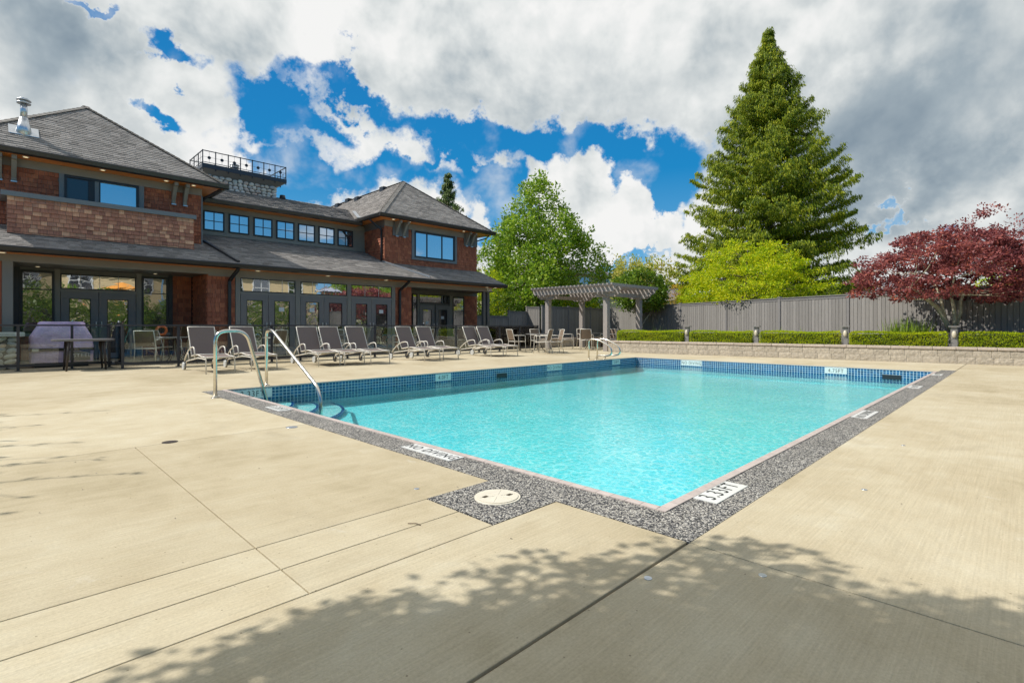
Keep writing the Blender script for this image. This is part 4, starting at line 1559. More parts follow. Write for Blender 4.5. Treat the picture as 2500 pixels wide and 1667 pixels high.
lounger = make_lounger()
L_POS = [(.84, 10.70, 0, 'leftmost sun lounger, charcoal sling, just right of the corner post of the railing'),
         (1.78, 10.84, 1, 'sun lounger seen between the two steel stair handrails'),
         (3.40, 11.00, -2, 'sun lounger left of the tight group of three, behind the sloping handrail'),
         (4.02, 10.86, 1, 'middle sun lounger of the group of three, partly hidden by its left neighbour'),
         (4.66, 10.68, -1, 'right sun lounger of the group of three near the middle doors'),
         (6.38, 10.72, 2, 'left sun lounger of the pair by the right shingled pier'),
         (7.12, 10.80, -1, 'right sun lounger of the pair by the right shingled pier'),
         (9.17, 10.94, 0, 'left sun lounger of the last pair, next to the patio table'),
         (9.66, 10.74, 1, 'right sun lounger of the last pair, closest to the patio table')]
for i, (x, y, rz, lb) in enumerate(L_POS):
    if i == 0:
        lounger.location = (x, y, 0)
        lounger['label'] = lb
    else:
        copy_thing(lounger, (x, y, 0), R(rz), lb)

# ================================================================== CHAIRS AND TABLES
def make_chair(sl='slingb'):
    o = empty('patio_chair', (0, 0, 0), 0, 'x', 'chair')
    W, D = .25, .23
    for s in (-1, 1):
        local(MB().tube([(s * W, -D - .02, 0), (s * W, -D, .40), (s * (W + .01), -D + .01, .63), (s * (W + .01), -D + .06, .655), (s * (W + .01), D * .6, .655), (s * W, D + .02, .64)], .0125, 8), 'leg', M['frame'], o)
        local(MB().tube([(s * (W - .01), D + .08, 0), (s * (W - .01), D, .42), (s * (W - .02), D + .07, .70), (s * (W - .03), D + .12, .88)], .0125, 8), 'leg', M['frame'], o)
    sf = MB()
    for s in (-1, 1):
        sf.tube([(s * (W - .01), -D, .415), (s * (W - .01), D, .42)], .011, 8)
    sf.tube([(-W, -D, .415), (W, -D, .415)], .011, 8).tube([(-W + .01, D, .42), (W - .01, D, .42)], .011, 8)
    sf.tube([(-W + .03, D + .12, .88), (W - .03, D + .12, .88)], .0125, 8)
    local(sf, 'seat_frame', M['frame'], o)
    st = MB()
    n = 5
    vs = [((i / (n - 1) * 2 - 1) * (W - .02), y, z - .018 * (1 - (i / (n - 1) * 2 - 1) ** 2)) for y, z in ((-D, .425), (0, .42), (D, .43)) for i in range(n)]
    st.add(vs, [(r * n + i, r * n + i + 1, (r + 1) * n + i + 1, (r + 1) * n + i) for r in range(2) for i in range(n - 1)], True)
    local(st, 'seat', M[sl], o)
    bk = MB()
    vs = [((i / (n - 1) * 2 - 1) * (W - .035), y + .02 * (1 - (i / (n - 1) * 2 - 1) ** 2), z) for y, z in ((D + .012, .48), (D + .07, .70), (D + .118, .87)) for i in range(n)]
    bk.add(vs, [(r * n + i, r * n + i + 1, (r + 1) * n + i + 1, (r + 1) * n + i) for r in range(2) for i in range(n - 1)], True)
    local(bk, 'backrest', M[sl], o)
    return o


def make_table(r=.5, top='ttop'):
    o = empty('patio_table', (0, 0, 0), 0, 'x', 'table')
    local(MB().cyl(0, 0, .685, .712, r, seg=40), 'tabletop', M[top], o)
    b = MB()
    for k in range(4):
        a = PI / 4 + k * PI / 2
        c, s = math.cos(a), math.sin(a)
        b.tube([(.03 * c, .03 * s, .68), (.05 * c, .05 * s, .35), (.16 * c, .16 * s, .12), (r * .55 * c, r * .55 * s, .01)], .014, 7)
    local(b, 'base', M['brown'], o)
    return o


chair0 = make_chair()
table0 = make_table()


def chair(x, y, rz, lb, grp):
    global chair0_used
    return copy_thing(chair0, (x, y, 0), R(rz), lb, grp)


# rz: 0 = back towards +y
G1 = 'patio chairs round the table left of the pergola'
chair0.location = (11.80, 11.28, 0)
chair0.rotation_euler = (0, 0, R(200))
chair0['label'] = 'brown patio chair with its back to the pool, left of the pergola'
chair0['group'] = G1
chair(12.42, 11.25, 238, 'brown patio chair at the right side of the table, beside the pergola post', G1)
chair(11.75, 12.55, 75, 'brown patio chair at the left end of that table, facing right', G1)
chair(13.25, 12.75, -15, 'brown patio chair on the railing side of the table, back to the railing', G1)
table0.location = (12.45, 12.05, 0)
table0['label'] = 'round grey patio table between the last lounger and the pergola'
table0['group'] = 'round patio tables'
G2 = 'patio chairs under the pergola'
copy_thing(table0, (16.15, 12.25, 0), 0, 'round grey patio table standing under the pergola', 'round patio tables')
chair(15.15, 11.75, 120, 'brown patio chair under the pergola, nearest to its front post', G2)
chair(15.55, 13.1, 45, 'brown patio chair under the pergola at the left back corner', G2)
chair(16.95, 11.9, 265, 'striped shaded chair under the pergola, right of the front post', G2)
chair(16.75, 13.1, -35, 'brown patio chair under the pergola, next to its right post', G2)
G3 = 'chairs and tables on the patio behind the glass railing'
for i, (x, y, rz, lb) in enumerate(((.35, 15.0, 150, 'patio chair behind the glass, just right of the corner post'),
                                    (.95, 15.75, 60, 'patio chair behind the glass, far side of the left table'),
                                    (1.55, 14.9, 190, 'patio chair behind the glass, left of the first lounger'),
                                    (5.0, 15.2, 215, 'patio chair behind the glass, behind the group of three loungers'),
                                    (6.1, 15.9, -20, 'patio chair by the middle doors, behind the third lounger of the three'),
                                    (8.15, 15.0, 170, 'patio chair behind the glass, left of the pair by the pier'),
                                    (9.2, 15.1, 200, 'patio chair behind the glass at the right shingled pier'),
                                    (2.75, 15.4, 160, 'patio chair behind the glass, behind the second lounger'),
                                    (3.5, 14.9, 200, 'patio chair behind the glass, left of the group of three'))):
    chair(x, y, rz, lb, G3)
for x, y, lb in ((.95, 15.1, 'patio table behind the glass between the left pair of chairs'), (5.55, 15.3, 'patio table behind the glass by the middle doors'),
                 (8.7, 15.5, 'patio table behind the glass before the right shingled pier'), (12.0, 15.3, 'small light patio table behind the glass near the railing end')):
    copy_thing(table0, (x, y, 0), 0, lb, 'round patio tables')

# slatted side table on the near side of the railing
tb = empty('bar_table', (-.95, 14.15, 0), 0, 'dark oval resin table against the railing at the left', 'table')
p_ = [on_z(169, 907.7), on_z(161.5, 899.8), on_z(263.4, 894.6), on_z(277, 898.3)]
tpx0, tpx1 = -1.66, -.52
top = MB()
n = 26
vs = []
for zz in (.665, .71):
    for k in range(n):
        a = 2 * PI * k / n
        ca, sa = math.cos(a), math.sin(a)
        vs.append(((tpx0 + tpx1) / 2 + math.copysign(abs(ca) ** .55, ca) * (tpx1 - tpx0) / 2, 13.98 + math.copysign(abs(sa) ** .7, sa) * .38, zz))
top.add(vs, [tuple(range(n))[::-1], tuple(range(n, 2 * n))] + [(k, (k + 1) % n, n + (k + 1) % n, n + k) for k in range(n)])
top.build('tabletop', M['ttop'], tb, bevel=.01)
for x, y in ((-1.42, 13.66), (-1.42, 14.26), (-.72, 13.70), (-.72, 14.26)):
    MB().tube([(x + (.04 if x < -1 else -.04), y, .67), (x, y, .0)], .024, 8, radii=[.034, .018]).build('leg', M['brown'], tb)

# covered grill
gr = empty('covered_grill', (-1.75, 15.7, 0), 0, 'purple fabric cover over a grill behind the left railing', 'grill')
cv = MB()
prof = [(.62, .42), (.60, .45), (.585, .9), (.50, 1.02), (.47, 1.10)]
n = 28
rings = []
gx_, gy_ = on_y(152, 850, 15.5).x, 15.65
for (hx, z) in ((.60, .12), (.60, .40), (.61, .44), (.59, .74), (.56, .80), (.46, 1.00), (.44, 1.09), (.40, 1.115)):
    ring_ = []
    for k in range(n):
        a = 2 * PI * k / n
        ca, sa = math.cos(a), math.sin(a)
        wv_ = 1 + .018 * math.sin(5 * a + z * 7)
        ring_.append((gx_ + math.copysign(abs(ca) ** .35, ca) * hx * wv_, gy_ + math.copysign(abs(sa) ** .35, sa) * .30 * wv_ * (1 if z < .9 else .8), z))
    rings.append(ring_)
vs = [p for r_ in rings for p in r_]
fs = [(r_ * n + k, r_ * n + (k + 1) % n, (r_ + 1) * n + (k + 1) % n, (r_ + 1) * n + k) for r_ in range(len(rings) - 1) for k in range(n)]
fs += [tuple(range((len(rings) - 1) * n, len(rings) * n))]
cv.add(vs, fs, True)
cv.build('cover', M['purple'], gr)
MB().box(gx_ - .60, gx_ + .60, gy_ - .322, gy_ + .32, .40, .47).build('strap', M['brown'], gr)
MB().box(gx_ - .56, gx_ - .44, gy_ - .330, gy_ - .323, .395, .46).build('care_label', M['yellow'] if 'yellow' in M else M['lid'], gr)
MB().box(gx_ - .5, gx_ + .5, gy_ - .2, gy_ + .2, .0, .12).build('cart', M['black'], gr)
lettering('STEEL', gr, (0, 0, 0), (PI / 2, 0, 0), .12)
for o_ in gr.children:
    if o_.name.startswith('lettering'):
        o_.location = (gx_ + .62 - gr.location.x, gy_ - .36 - gr.location.y, .28)
        o_.data.materials.clear()
        o_.data.materials.append(M['white'])
        o_.location.x = on_y(200, 867, gy_ - .34).x - gr.location.x
        o_.name = 'cover_print'
MB().box(gx_ + .1, gx_ + .52, gy_ - .345, gy_ - .325, .16, .38).build('front_panel', M['trimd'], gr)
# stone counter
sc_ = empty('stone_counter', (-3.2, 16.0, 0), 0, 'river stone counter with a pale slab top at the left edge of the patio', 'counter')
sx1 = on_y(52, 850, 15.2).x
MB().box(-4.6, sx1 - .04, 15.22, 15.9, 0, .76).build('core', M['mortar'], sc_)
MB().box(-4.7, sx1 + .06, 15.12, 16.0, .76, .86).build('slab_top', M['slab'], sc_, bevel=.01)
z = .07
while z < .76:
    x = sx1 - .06
    while x > -3.9:
        a = random.uniform(.07, .13)
        hh = random.uniform(.05, .075)
        shared(cob_me, 'stone', sc_, (x - a, 15.22, min(z + random.uniform(-.02, .02), .70)), (0, random.uniform(-.4, .4), 0), (a, .05, hh))
        x -= a * 1.95
    z += .125
# closed parasols on the patio
for i, (x, y, lb) in enumerate(((-.25, 15.4, 'closed black parasol behind the corner post of the glass railing'), (9.55, 15.6, 'closed black parasol behind the glass near the entrance doors'))):
    o = empty('closed_parasol', (x, y, 0), 0, lb, 'parasol', 'closed parasols on the patio')
    local(MB().tube([(0, 0, 0), (0, 0, 1.15)], .018, 8), 'pole', M['zinc'], o)
    cvs = MB()
    n = 12
    vs, fs = [], []
    for z_, r_ in ((.32, .13), (.45, .15), (.75, .11), (1.02, .05), (1.10, .02)):
        for k in range(n):
            a = 2 * PI * k / n
            rr = r_ * (1 + .35 * (k % 2))
            vs.append((rr * math.cos(a), rr * math.sin(a), z_))
    for r_ in range(4):
        for k in range(n):
            fs.append((r_ * n + k, r_ * n + (k + 1) % n, (r_ + 1) * n + (k + 1) % n, (r_ + 1) * n + k))
    cvs.add(vs, fs)
    local(cvs, 'canopy', M['dcanvas'], o)
    local(MB().cyl(0, 0, 0, .06, .25, .22, 24), 'base', M['black'], o)
# solid ring added in place of a life ring's reflection by the left doors
lrg = empty('mirrored_life_ring', (on_y(394, 793, 16.3).x, 16.3, .88), 0, 'orange ring on an added stand behind the railing, standing in for a mirrored life ring', 'life ring')
n = 20
local(MB().tube([(0.12 * math.cos(2 * PI * k / n), 0, .12 * math.sin(2 * PI * k / n)) for k in range(n + 1)], .034, 10, cap=False), 'ring', M['ring'], lrg)
local(MB().box(-.02, .02, .04, .08, -.88, .1), 'stand', M['black'], lrg)

# ================================================================== PERGOLA
pg = empty('pergola', (15.95, 12, 0), 0, 'grey timber pergola with slatted roof at the far corner of the deck', 'pergola')
PXA, PXB, PYA, PYB = 14.82, 17.28, 10.52, 13.60
HP = 2.20
for x in (PXA, PXB):
    for y in (PYA, PYB):
        po = MB().box(x - .10, x + .10, y - .10, y + .10, 0, HP).build('post', M['pergola'], pg, bevel=.006)
        MB().box(x - .115, x + .115, y - .115, y + .115, HP - .14, HP - .10).build('post_collar', M['pergola'], po)
        # corbel across the post, shaped ends
        cb = [(y - .52, HP + .10), (y - .52, HP + .17), (y + .52, HP + .17), (y + .52, HP + .10), (y + .34, HP - .02), (y - .34, HP - .02)]
        MB().prism(cb, 'x', x - .13, x - .095).prism(cb, 'x', x + .095, x + .13).build('corbel', M['pergola'], pg)
for x in (PXA - .30, PXA + .12, PXB - .12, PXB + .30):
    bm_ = [(PYA - .62, HP + .27), (PYA - .62, HP + .37), (PYB + .62, HP + .37), (PYB + .62, HP + .27), (PYB + .52, HP + .17), (PYA - .52, HP + .17)]
    MB().prism(bm_, 'x', x - .02, x + .02).build('beam', M['pergola'], pg)
for y in (PYA, PYB):
    for dy in (-.11, .11):
        cb = [(PXA - .46, HP + .08), (PXA - .46, HP + .168), (PXB + .46, HP + .168), (PXB + .46, HP + .08), (PXB + .30, HP + .02), (PXA - .30, HP + .02)]
        MB().prism(cb, 'y', y + dy - .016, y + dy + .016).build('cross_beam', M['pergola'], pg)
y = PYA - .58
while y < PYB + .62:
    x0, x1 = PXA - .52, PXB + .56
    rf = [(x0, HP + .43), (x0, HP + .49), (x1, HP + .49), (x1, HP + .43), (x1 - .07, HP + .372), (x0 + .07, HP + .372)]
    MB().prism(rf, 'y', y - .034, y + .034).build('rafter', M['pergola'], pg)
    y += .20
MB().box(PXA + .12, PXA + .19, PYA - .05, PYA + .05, .93, 1.12).build('lamp_box', M['white'], pg, bevel=.01)

# ================================================================== RETAINING WALLS
WA, WB_ = Vector((14.36, 10.12, 0)), Vector((16.38, -6.5, 0))


def block_wall(name, label, a, b, face, top=.40, first=.36, blk=.36, thick=.26, n_rows=2, capw=.44):
    """wall of split-faced blocks; face = unit vector out of the visible side"""
    o = empty(name, a, 0, label, 'retaining wall', 'low block retaining walls')
    d = (b - a)
    ln = d.length
    d.normalize()
    fc = Vector(face)
    fc = (fc - d * fc.dot(d)).normalized()
    ang = math.atan2(d.y, d.x)
    rh = (top - .075) / n_rows
    MB().hexa(a - fc * thick, b - fc * thick, b - fc * .03, a - fc * .03, Vector((0, 0, top - .08))).build('core', M['mortar'], o)

    def piece(nm, mt, s0, s1, z0, z1, prd, gap=.003):
        s0 += gap
        s1 -= gap
        nu, nv = 5, 3
        vs, fs = [], []
        for j in range(nv + 1):
            for i in range(nu + 1):
                u_, v_ = i / nu, j / nv
                e_ = .45 if i in (0, nu) or j in (0, nv) else random.uniform(.6, 1.15)
                q = a + d * (s0 + (s1 - s0) * u_) + fc * (prd * e_) + Vector((0, 0, z0 + (z1 - z0) * v_))
                vs.append(q)
        for j in range(nv):
            for i in range(nu):
                k = j * (nu + 1) + i
                fs.append((k, k + 1, k + nu + 2, k + nu + 1))
        k0 = len(vs)
        bk = [a + d * s0 - fc * .1 + Vector((0, 0, z0)), a + d * s1 - fc * .1 + Vector((0, 0, z0)), a + d * s1 - fc * .1 + Vector((0, 0, z1)), a + d * s0 - fc * .1 + Vector((0, 0, z1))]
        vs += bk
        tl_, tr_ = nv * (nu + 1), nv * (nu + 1) + nu
        fs += [(0, k0, k0 + 1) + tuple(range(nu, 0, -1)), (k0 + 3,) + tuple(range(tl_, tr_ + 1)) + (k0 + 2,),
               (k0,) + tuple(j * (nu + 1) for j in range(nv + 1)) + (k0 + 3,), (k0 + 1, k0 + 2) + tuple(j * (nu + 1) + nu for j in range(nv, -1, -1))]
        m = MB().add(vs, fs)
        me = m.mesh(nm, M[mt])
        ob = bpy.data.objects.new(nm, me)
        COL.objects.link(ob)
        ob.parent = o
        ob.matrix_parent_inverse = o.matrix_basis.inverted()
        return ob
    for r in range(n_rows):
        s = -random.uniform(.05, .3)
        sb = .012 * r
        while s < ln:
            piece('block', 'block', max(0, s), min(ln, s + blk), r * rh + .0015, (r + 1) * rh - .0015, .014)
            s += blk
    s = 0
    while s < ln:
        e = min(ln, s + random.uniform(.36, .60))
        h = random.uniform(-.003, .003)
        m = MB().hexa(a + d * (s + .003) - fc * (capw - .04) + Vector((0, 0, top - .072)), a + d * (e - .003) - fc * (capw - .04) + Vector((0, 0, top - .072)),
                      a + d * (e - .003) + fc * .035 + Vector((0, 0, top - .072)), a + d * (s + .003) + fc * .035 + Vector((0, 0, top - .072)), Vector((0, 0, .072 + h)))
        m.build('cap_stone', M['capst'], o, bevel=.012)
        s = e
    return o


block_wall('retaining_wall', 'long low wall of beige split-face blocks under the clipped hedge', WA, WB_, (-1, 0, 0), top=.445)
block_wall('retaining_wall', 'short shaded block wall behind the pergola at the foot of the back fence', Vector((12.6, 14.55, 0)), Vector((18.0, 14.55, 0)), (0, -1, 0), top=.43)
block_wall('retaining_wall', 'short end of the block wall beside the pergola', Vector((14.40, 10.13, 0)), Vector((18.0, 10.25, 0)), (0, 1, 0), top=.445)
# planted beds
bd = MB()
bd.prism([(14.62, 10.0), (16.62, -6.5), (23, -6.5), (24, 29), (12.6, 29), (12.6, 14.7), (18.05, 14.7), (18.05, 10.2)], 'z', -.13, .37)
tag(bd.build('planting_bed', M['soil']), kind='structure')

# ================================================================== FENCES
FS, FE = Vector((26.0, 18.1, 0)), Vector((17.05, -4.6, 0))


def board_fence(name, label, a, b, z0, z1, post_at, face=None, bw=.14, cap=True, boards_mt='fence', posts=True):
    o = empty(name, a, 0, label, 'fence', 'grey board fences')
    d = b - a
    ln = d.length
    d.normalize()
    nrm = Vector((-d.y, d.x, 0))
    if nrm.dot(C0 - a) < 0:
        nrm = -nrm
    ztop = z1
    bsh = {}
    s = 0
    while s < ln - .01:
        e = min(ln, s + bw)
        off = nrm * random.uniform(-.002, .003)
        MB().hexa(a + d * (s + .006) + off, a + d * (e - .006) + off, a + d * (e - .006) + off + nrm * .018, a + d * (s + .006) + off + nrm * .018, Vector((0, 0, 0))) if False else None
        mb = MB()
        p0, p1 = a + d * (s + .006) + off, a + d * (e - .006) + off
        mb.hexa(p0 + Vector((0, 0, z0)), p1 + Vector((0, 0, z0)), p1 + nrm * .018 + Vector((0, 0, z0)), p0 + nrm * .018 + Vector((0, 0, z0)), Vector((0, 0, ztop - .10 - z0)))
        mb.build('board', M[boards_mt], o)
        s = e
    MB().hexa(a - nrm * .012 + Vector((0, 0, z0)), b - nrm * .012 + Vector((0, 0, z0)), b - nrm * .004 + Vector((0, 0, z0)), a - nrm * .004 + Vector((0, 0, z0)), Vector((0, 0, ztop - .12 - z0))).build('backing', M['black'], o)
    MB().hexa(a - nrm * .02 + Vector((0, 0, ztop - .13)), b - nrm * .02 + Vector((0, 0, ztop - .13)), b + nrm * .035 + Vector((0, 0, ztop - .13)), a + nrm * .035 + Vector((0, 0, ztop - .13)), Vector((0, 0, .09))).build('top_rail', M['fencep'], o)
    MB().hexa(a - nrm * .045 + Vector((0, 0, ztop - .035)), b - nrm * .045 + Vector((0, 0, ztop - .035)), b + nrm * .065 + Vector((0, 0, ztop - .035)), a + nrm * .065 + Vector((0, 0, ztop - .035)), Vector((0, 0, .035))).build('cap_board', M['fencep'], o)
    for s in post_at:
        p = a + d * s
        q = MB()
        q.hexa(p - d * .05 - nrm * .04 + Vector((0, 0, z0)), p + d * .05 - nrm * .04 + Vector((0, 0, z0)), p + d * .05 + nrm * .055 + Vector((0, 0, z0)), p - d * .05 + nrm * .055 + Vector((0, 0, z0)), Vector((0, 0, ztop + .02 - z0)))
        po = q.build('post', M['fencep'], o)
        q = MB().hexa(p - d * .075 - nrm * .065 + Vector((0, 0, ztop + .02)), p + d * .075 - nrm * .065 + Vector((0, 0, ztop + .02)), p + d * .075 + nrm * .08 + Vector((0, 0, ztop + .02)), p - d * .075 + nrm * .08 + Vector((0, 0, ztop + .02)), Vector((0, 0, .03)))
        q.build('post_cap', M['fencep'], po)
    return o


def s_of(u, a, b):
    """distance along a line at which the post seen at column u stands"""
    d = (b - a).normalized()
    r = ray(u, 796)
    # a + d s = C + r t (in plan)
    det = -d.x * r.y + d.y * r.x
    dx, dy = C0.x - a.x, C0.y - a.y
    return (-dx * r.y + dy * r.x) / det


board_fence('board_fence', 'long grey board fence on the right, running behind the hedge and the red maple', FS, FE, .36, 2.21,
            [s_of(u, FS, FE) for u in (1662, 1774, 1904, 2072, 2282, 2560)])
board_fence('board_fence', 'dark shaded stretch of grey board fence behind the pergola', Vector((19.5, 18.1, 0)), FS, .36, 2.16, [0.0, 2.4, 4.6])
board_fence('board_fence', 'short sunlit piece of board fence facing left, beside the tall post', Vector((19.42, 19.2, 0)), Vector((19.42, 18.2, 0)), .30, 2.12, [0.0])
board_fence('board_fence', 'middle step of the low board fence left of the tall post', Vector((17.9, 19.2, 0)), Vector((19.35, 19.2, 0)), .2, 1.86, [0.0])
board_fence('board_fence', 'lowest stretch of board fence, between the clubhouse corner and the stepped fence', Vector((15.2, 19.2, 0)), Vector((17.85, 19.2, 0)), .0, 1.58, [.1])

board_fence('board_fence', 'plain stretch of grey board fence beyond the right edge of the view', Vector((17.12, -4.75, 0)), Vector((18.6, -15.0, 0)), -.1, 2.21, [2.4, 4.8, 7.2, 9.6])

# ================================================================== BOLLARD LIGHTS + HEDGES
dW = (WB_ - WA).normalized()
nW = Vector((dW.y, -dW.x, 0))
if nW.x > 0:
    nW = -nW
bol = []
HA, HB = WA - nW * .42, WB_ - nW * .42


def make_bollard():
    o = empty('bollard_light', (0, 0, .36), 0, 'x', 'bollard light', 'square bollard lights between the hedges')
    local(MB().box(-.07, .07, -.07, .07, 0, .58), 'post', M['fencep'], o)
    local(MB().box(-.115, .115, -.115, .115, .58, .612), 'cap', M['fencep'], o)
    lm = local(MB().box(-.080, -.07, -.045, .045, .27, .49), 'lamp_plate', M['fencep'], o)
    m = MB()
    n = 14
    vs = [(-.085, 0, 0)]
    for k in range(n):
        a = 2 * PI * k / n
        vs.append((-.087, .052 * math.cos(a), .38 + .10 * math.sin(a)))
    for k in range(n):
        a = 2 * PI * k / n
        vs.append((-.12, .036 * math.cos(a), .38 + .075 * math.sin(a)))
    m.add(vs[1:], [(k, (k + 1) % n, n + (k + 1) % n, n + k) for k in range(n)] + [tuple(range(n, 2 * n))], True)
    c = bpy.data.objects.new('lens', m.mesh('lens', M['lamp']))
    COL.objects.link(c)
    c.parent = lm
    return o


bol0 = make_bollard()
cuts = []
angW = math.atan2(dW.y, dW.x) + PI / 2
for i, (u, lb) in enumerate(((1678, 'bollard light in the first hedge gap from the pergola'), (1847, 'bollard light in the second hedge gap, at the middle of the wall'),
                             (2064, 'bollard light in the third hedge gap, left of the red maple'), (2329, 'bollard light in front of the red maple trunk'))):
    s = s_of(u, HA, HB)
    cuts.append(s)
    p = HA + dW * s
    if i == 0:
        bol0.location = (p.x, p.y, .40)
        bol0.rotation_euler = (0, 0, angW)
        bol0['label'] = lb
    else:
        copy_thing(bol0, (p.x, p.y, .40), angW, lb)


# ---------------------------------------------------------------- leaves
def leaf_mesh(name, pts, ax, nr, ln, wd, mt, parent, label=None):
    """pts N x 3, ax = leaf direction, nr = leaf normal (arrays), ln/wd arrays; each leaf is a bent diamond"""
    N = len(pts)
    ax = ax / np.maximum(np.linalg.norm(ax, axis=1, keepdims=True), 1e-6)
    sd = np.cross(ax, nr)
    sd /= np.maximum(np.linalg.norm(sd, axis=1, keepdims=True), 1e-6)
    nn = np.cross(sd, ax)
    ln = ln.reshape(-1, 1)
    wd = wd.reshape(-1, 1)
    V = np.empty((N, 4, 3))
    V[:, 0] = pts
    V[:, 1] = pts + ax * ln * .45 + sd * wd * .5 + nn * wd * .12
    V[:, 2] = pts + ax * ln
    V[:, 3] = pts + ax * ln * .45 - sd * wd * .5 + nn * wd * .12
    me = bpy.data.meshes.new(name)
    me.vertices.add(N * 4)
    me.vertices.foreach_set('co', V.reshape(-1).astype(np.float32))
    me.loops.add(N * 4)
    me.loops.foreach_set('vertex_index', np.arange(N * 4, dtype=np.int32))
    me.polygons.add(N)
    me.polygons.foreach_set('loop_start', np.arange(0, N * 4, 4, dtype=np.int32))
    me.update(calc_edges=True)
    me.validate()
    me.materials.append(mt)
    o = bpy.data.objects.new(name, me)
    COL.objects.link(o)
    if parent:
        o.parent = parent
        o.matrix_parent_inverse = parent.matrix_basis.inverted()
    return o


def rvec(n):
    v = RNG.normal(size=(n, 3))
    return v / np.linalg.norm(v, axis=1, keepdims=True)


# hedges
def hedge(s0, s1, label, mt='hedge'):
    o = empty('hedge', HA + dW * ((s0 + s1) / 2), 0, label, 'hedge', 'clipped hedges along the retaining wall')
    zb, zt, th = .40, .80, .30
    a, b = HA + dW * s0, HA + dW * s1
    ins = .03
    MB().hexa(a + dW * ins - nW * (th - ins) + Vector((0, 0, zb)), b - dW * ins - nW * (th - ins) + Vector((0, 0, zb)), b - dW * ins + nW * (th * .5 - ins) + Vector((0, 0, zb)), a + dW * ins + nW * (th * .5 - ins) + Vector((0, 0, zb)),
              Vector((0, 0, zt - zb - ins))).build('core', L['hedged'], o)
    ln = s1 - s0
    parts_ = []
    dn, nn_ = np.array(dW), np.array(nW)

    def surf(n, f):
        u1, u2 = RNG.random(n), RNG.random(n)
        return f(u1, u2)
    A = np.array(a)
    nf = int(ln * 1500)
    u1, u2 = RNG.random(nf), RNG.random(nf)
    wob = .025 * np.sin(u1 * ln * 5.1 + 1.3) * np.sin(u2 * 9) + RNG.normal(size=nf) * .012
    pf = A + dn * (u1 * ln)[:, None] + nn_ * (th * .5 + wob)[:, None] + np.array([0, 0, 1]) * (zb + u2 * (zt - zb))[:, None]
    nt = int(ln * 1700)
    u1, u2 = RNG.random(nt), RNG.random(nt)
    wz = .02 * np.sin(u1 * ln * 3.3) + RNG.normal(size=nt) * .012
    pt = A + dn * (u1 * ln)[:, None] + nn_ * (th * .5 - u2 * th * 1.5)[:, None] + np.array([0, 0, 1]) * (zt + wz)[:, None]
    ne = 420
    u1, u2 = RNG.random(ne), RNG.random(ne)
    pe = A + nn_ * (th * .5 - u1 * th * 1.5)[:, None] + np.array([0, 0, 1]) * (zb + u2 * (zt - zb))[:, None] + dn * (RNG.normal(size=ne) * .012)[:, None]
    pe2 = pe + dn * ln
    P_ = np.vstack([pf, pt, pe, pe2])
    N_ = np.vstack([np.tile(nn_, (nf, 1)), np.tile([0, 0, 1.0], (nt, 1)), np.tile(-dn, (ne, 1)), np.tile(dn, (ne, 1))])
    n = len(P_)
    ax = rvec(n) + N_ * .8 + np.array([0, 0, .5])
    nr = N_ * .9 + rvec(n) * .8
    leaf_mesh('foliage', P_, ax, nr, RNG.uniform(.025, .06, n), RNG.uniform(.010, .020, n), L[mt], o)
    # stray shoots
    k = int(ln * 26)
    u1, u2 = RNG.random(k), RNG.random(k)
    ps = A + dn * (u1 * ln)[:, None] + nn_ * (th * .5 - u2 * th * 1.5)[:, None] + np.array([0, 0, zt])
    leaf_mesh('shoots', ps, rvec(k) * .35 + np.array([0, 0, 1]), rvec(k), RNG.uniform(.04, .11, k), RNG.uniform(.008, .014, k), L[mt], o)


for s0, s1, lb in ((.25, cuts[0] - .16, 'clipped green hedge nearest the pergola, left of the first bollard light'),
                   (cuts[0] + .14, cuts[1] - .16, 'clipped hedge between the first and second bollard lights'),
                   (cuts[1] + .14, cuts[2] - .16, 'clipped hedge between the second and third bollard lights'),
                   (cuts[2] + .14, cuts[3] - .16, 'clipped hedge left of the red maple trunk, between two bollard lights'),
                   (cuts[3] + .14, (WB_ - WA).length - .6, 'clipped hedge at the right edge, right of the red maple trunk')):
    hedge(s0, s1, lb)


# ================================================================== TREES
def crown_points(cx, cy, z0, z1, prof, n_clump, per, rcl, shell=.55, flat=1.0, seedv=0, lumps=.18):
    """clumps of leaves inside an envelope; prof(t) = radius at relative height t"""
    C_, Pp, Cc = [], [], []
    ph = RNG.uniform(0, 6.28, 6)
    for i in range(n_clump):
        for _ in range(30):
            t_ = RNG.random()
            rmax = prof(t_)
            if RNG.random() < (rmax / prof.rm) ** 1.5 + .05:
                break
        a = RNG.uniform(0, 2 * PI)
        lump = 1 + lumps * (math.sin(3 * a + ph[0] + 4 * t_) * .6 + math.sin(5 * a + ph[1] - 7 * t_) * .4)
        rr = rmax * lump * (shell + (1 - shell) * RNG.random() ** .5) if RNG.random() < .8 else rmax * lump * RNG.random()
        C_.append((cx + rr * math.cos(a), cy + rr * math.sin(a), z0 + t_ * (z1 - z0)))
    C_ = np.array(C_)
    rad = RNG.uniform(.6, 1.25, n_clump) * rcl
    idx = np.repeat(np.arange(n_clump), per)
    d = rvec(len(idx))
    rr = RNG.random(len(idx)) ** .42
    P_ = C_[idx] + d * (rad[idx] * rr)[:, None] * np.array([1, 1, flat])
    return C_, P_, d, idx


class Prof:
    def __init__(self, pts):
        self.x = [p[0] for p in pts]
        self.y = [p[1] for p in pts]
        self.rm = max(self.y)

    def __call__(self, t_):
        return float(np.interp(t_, self.x, self.y))


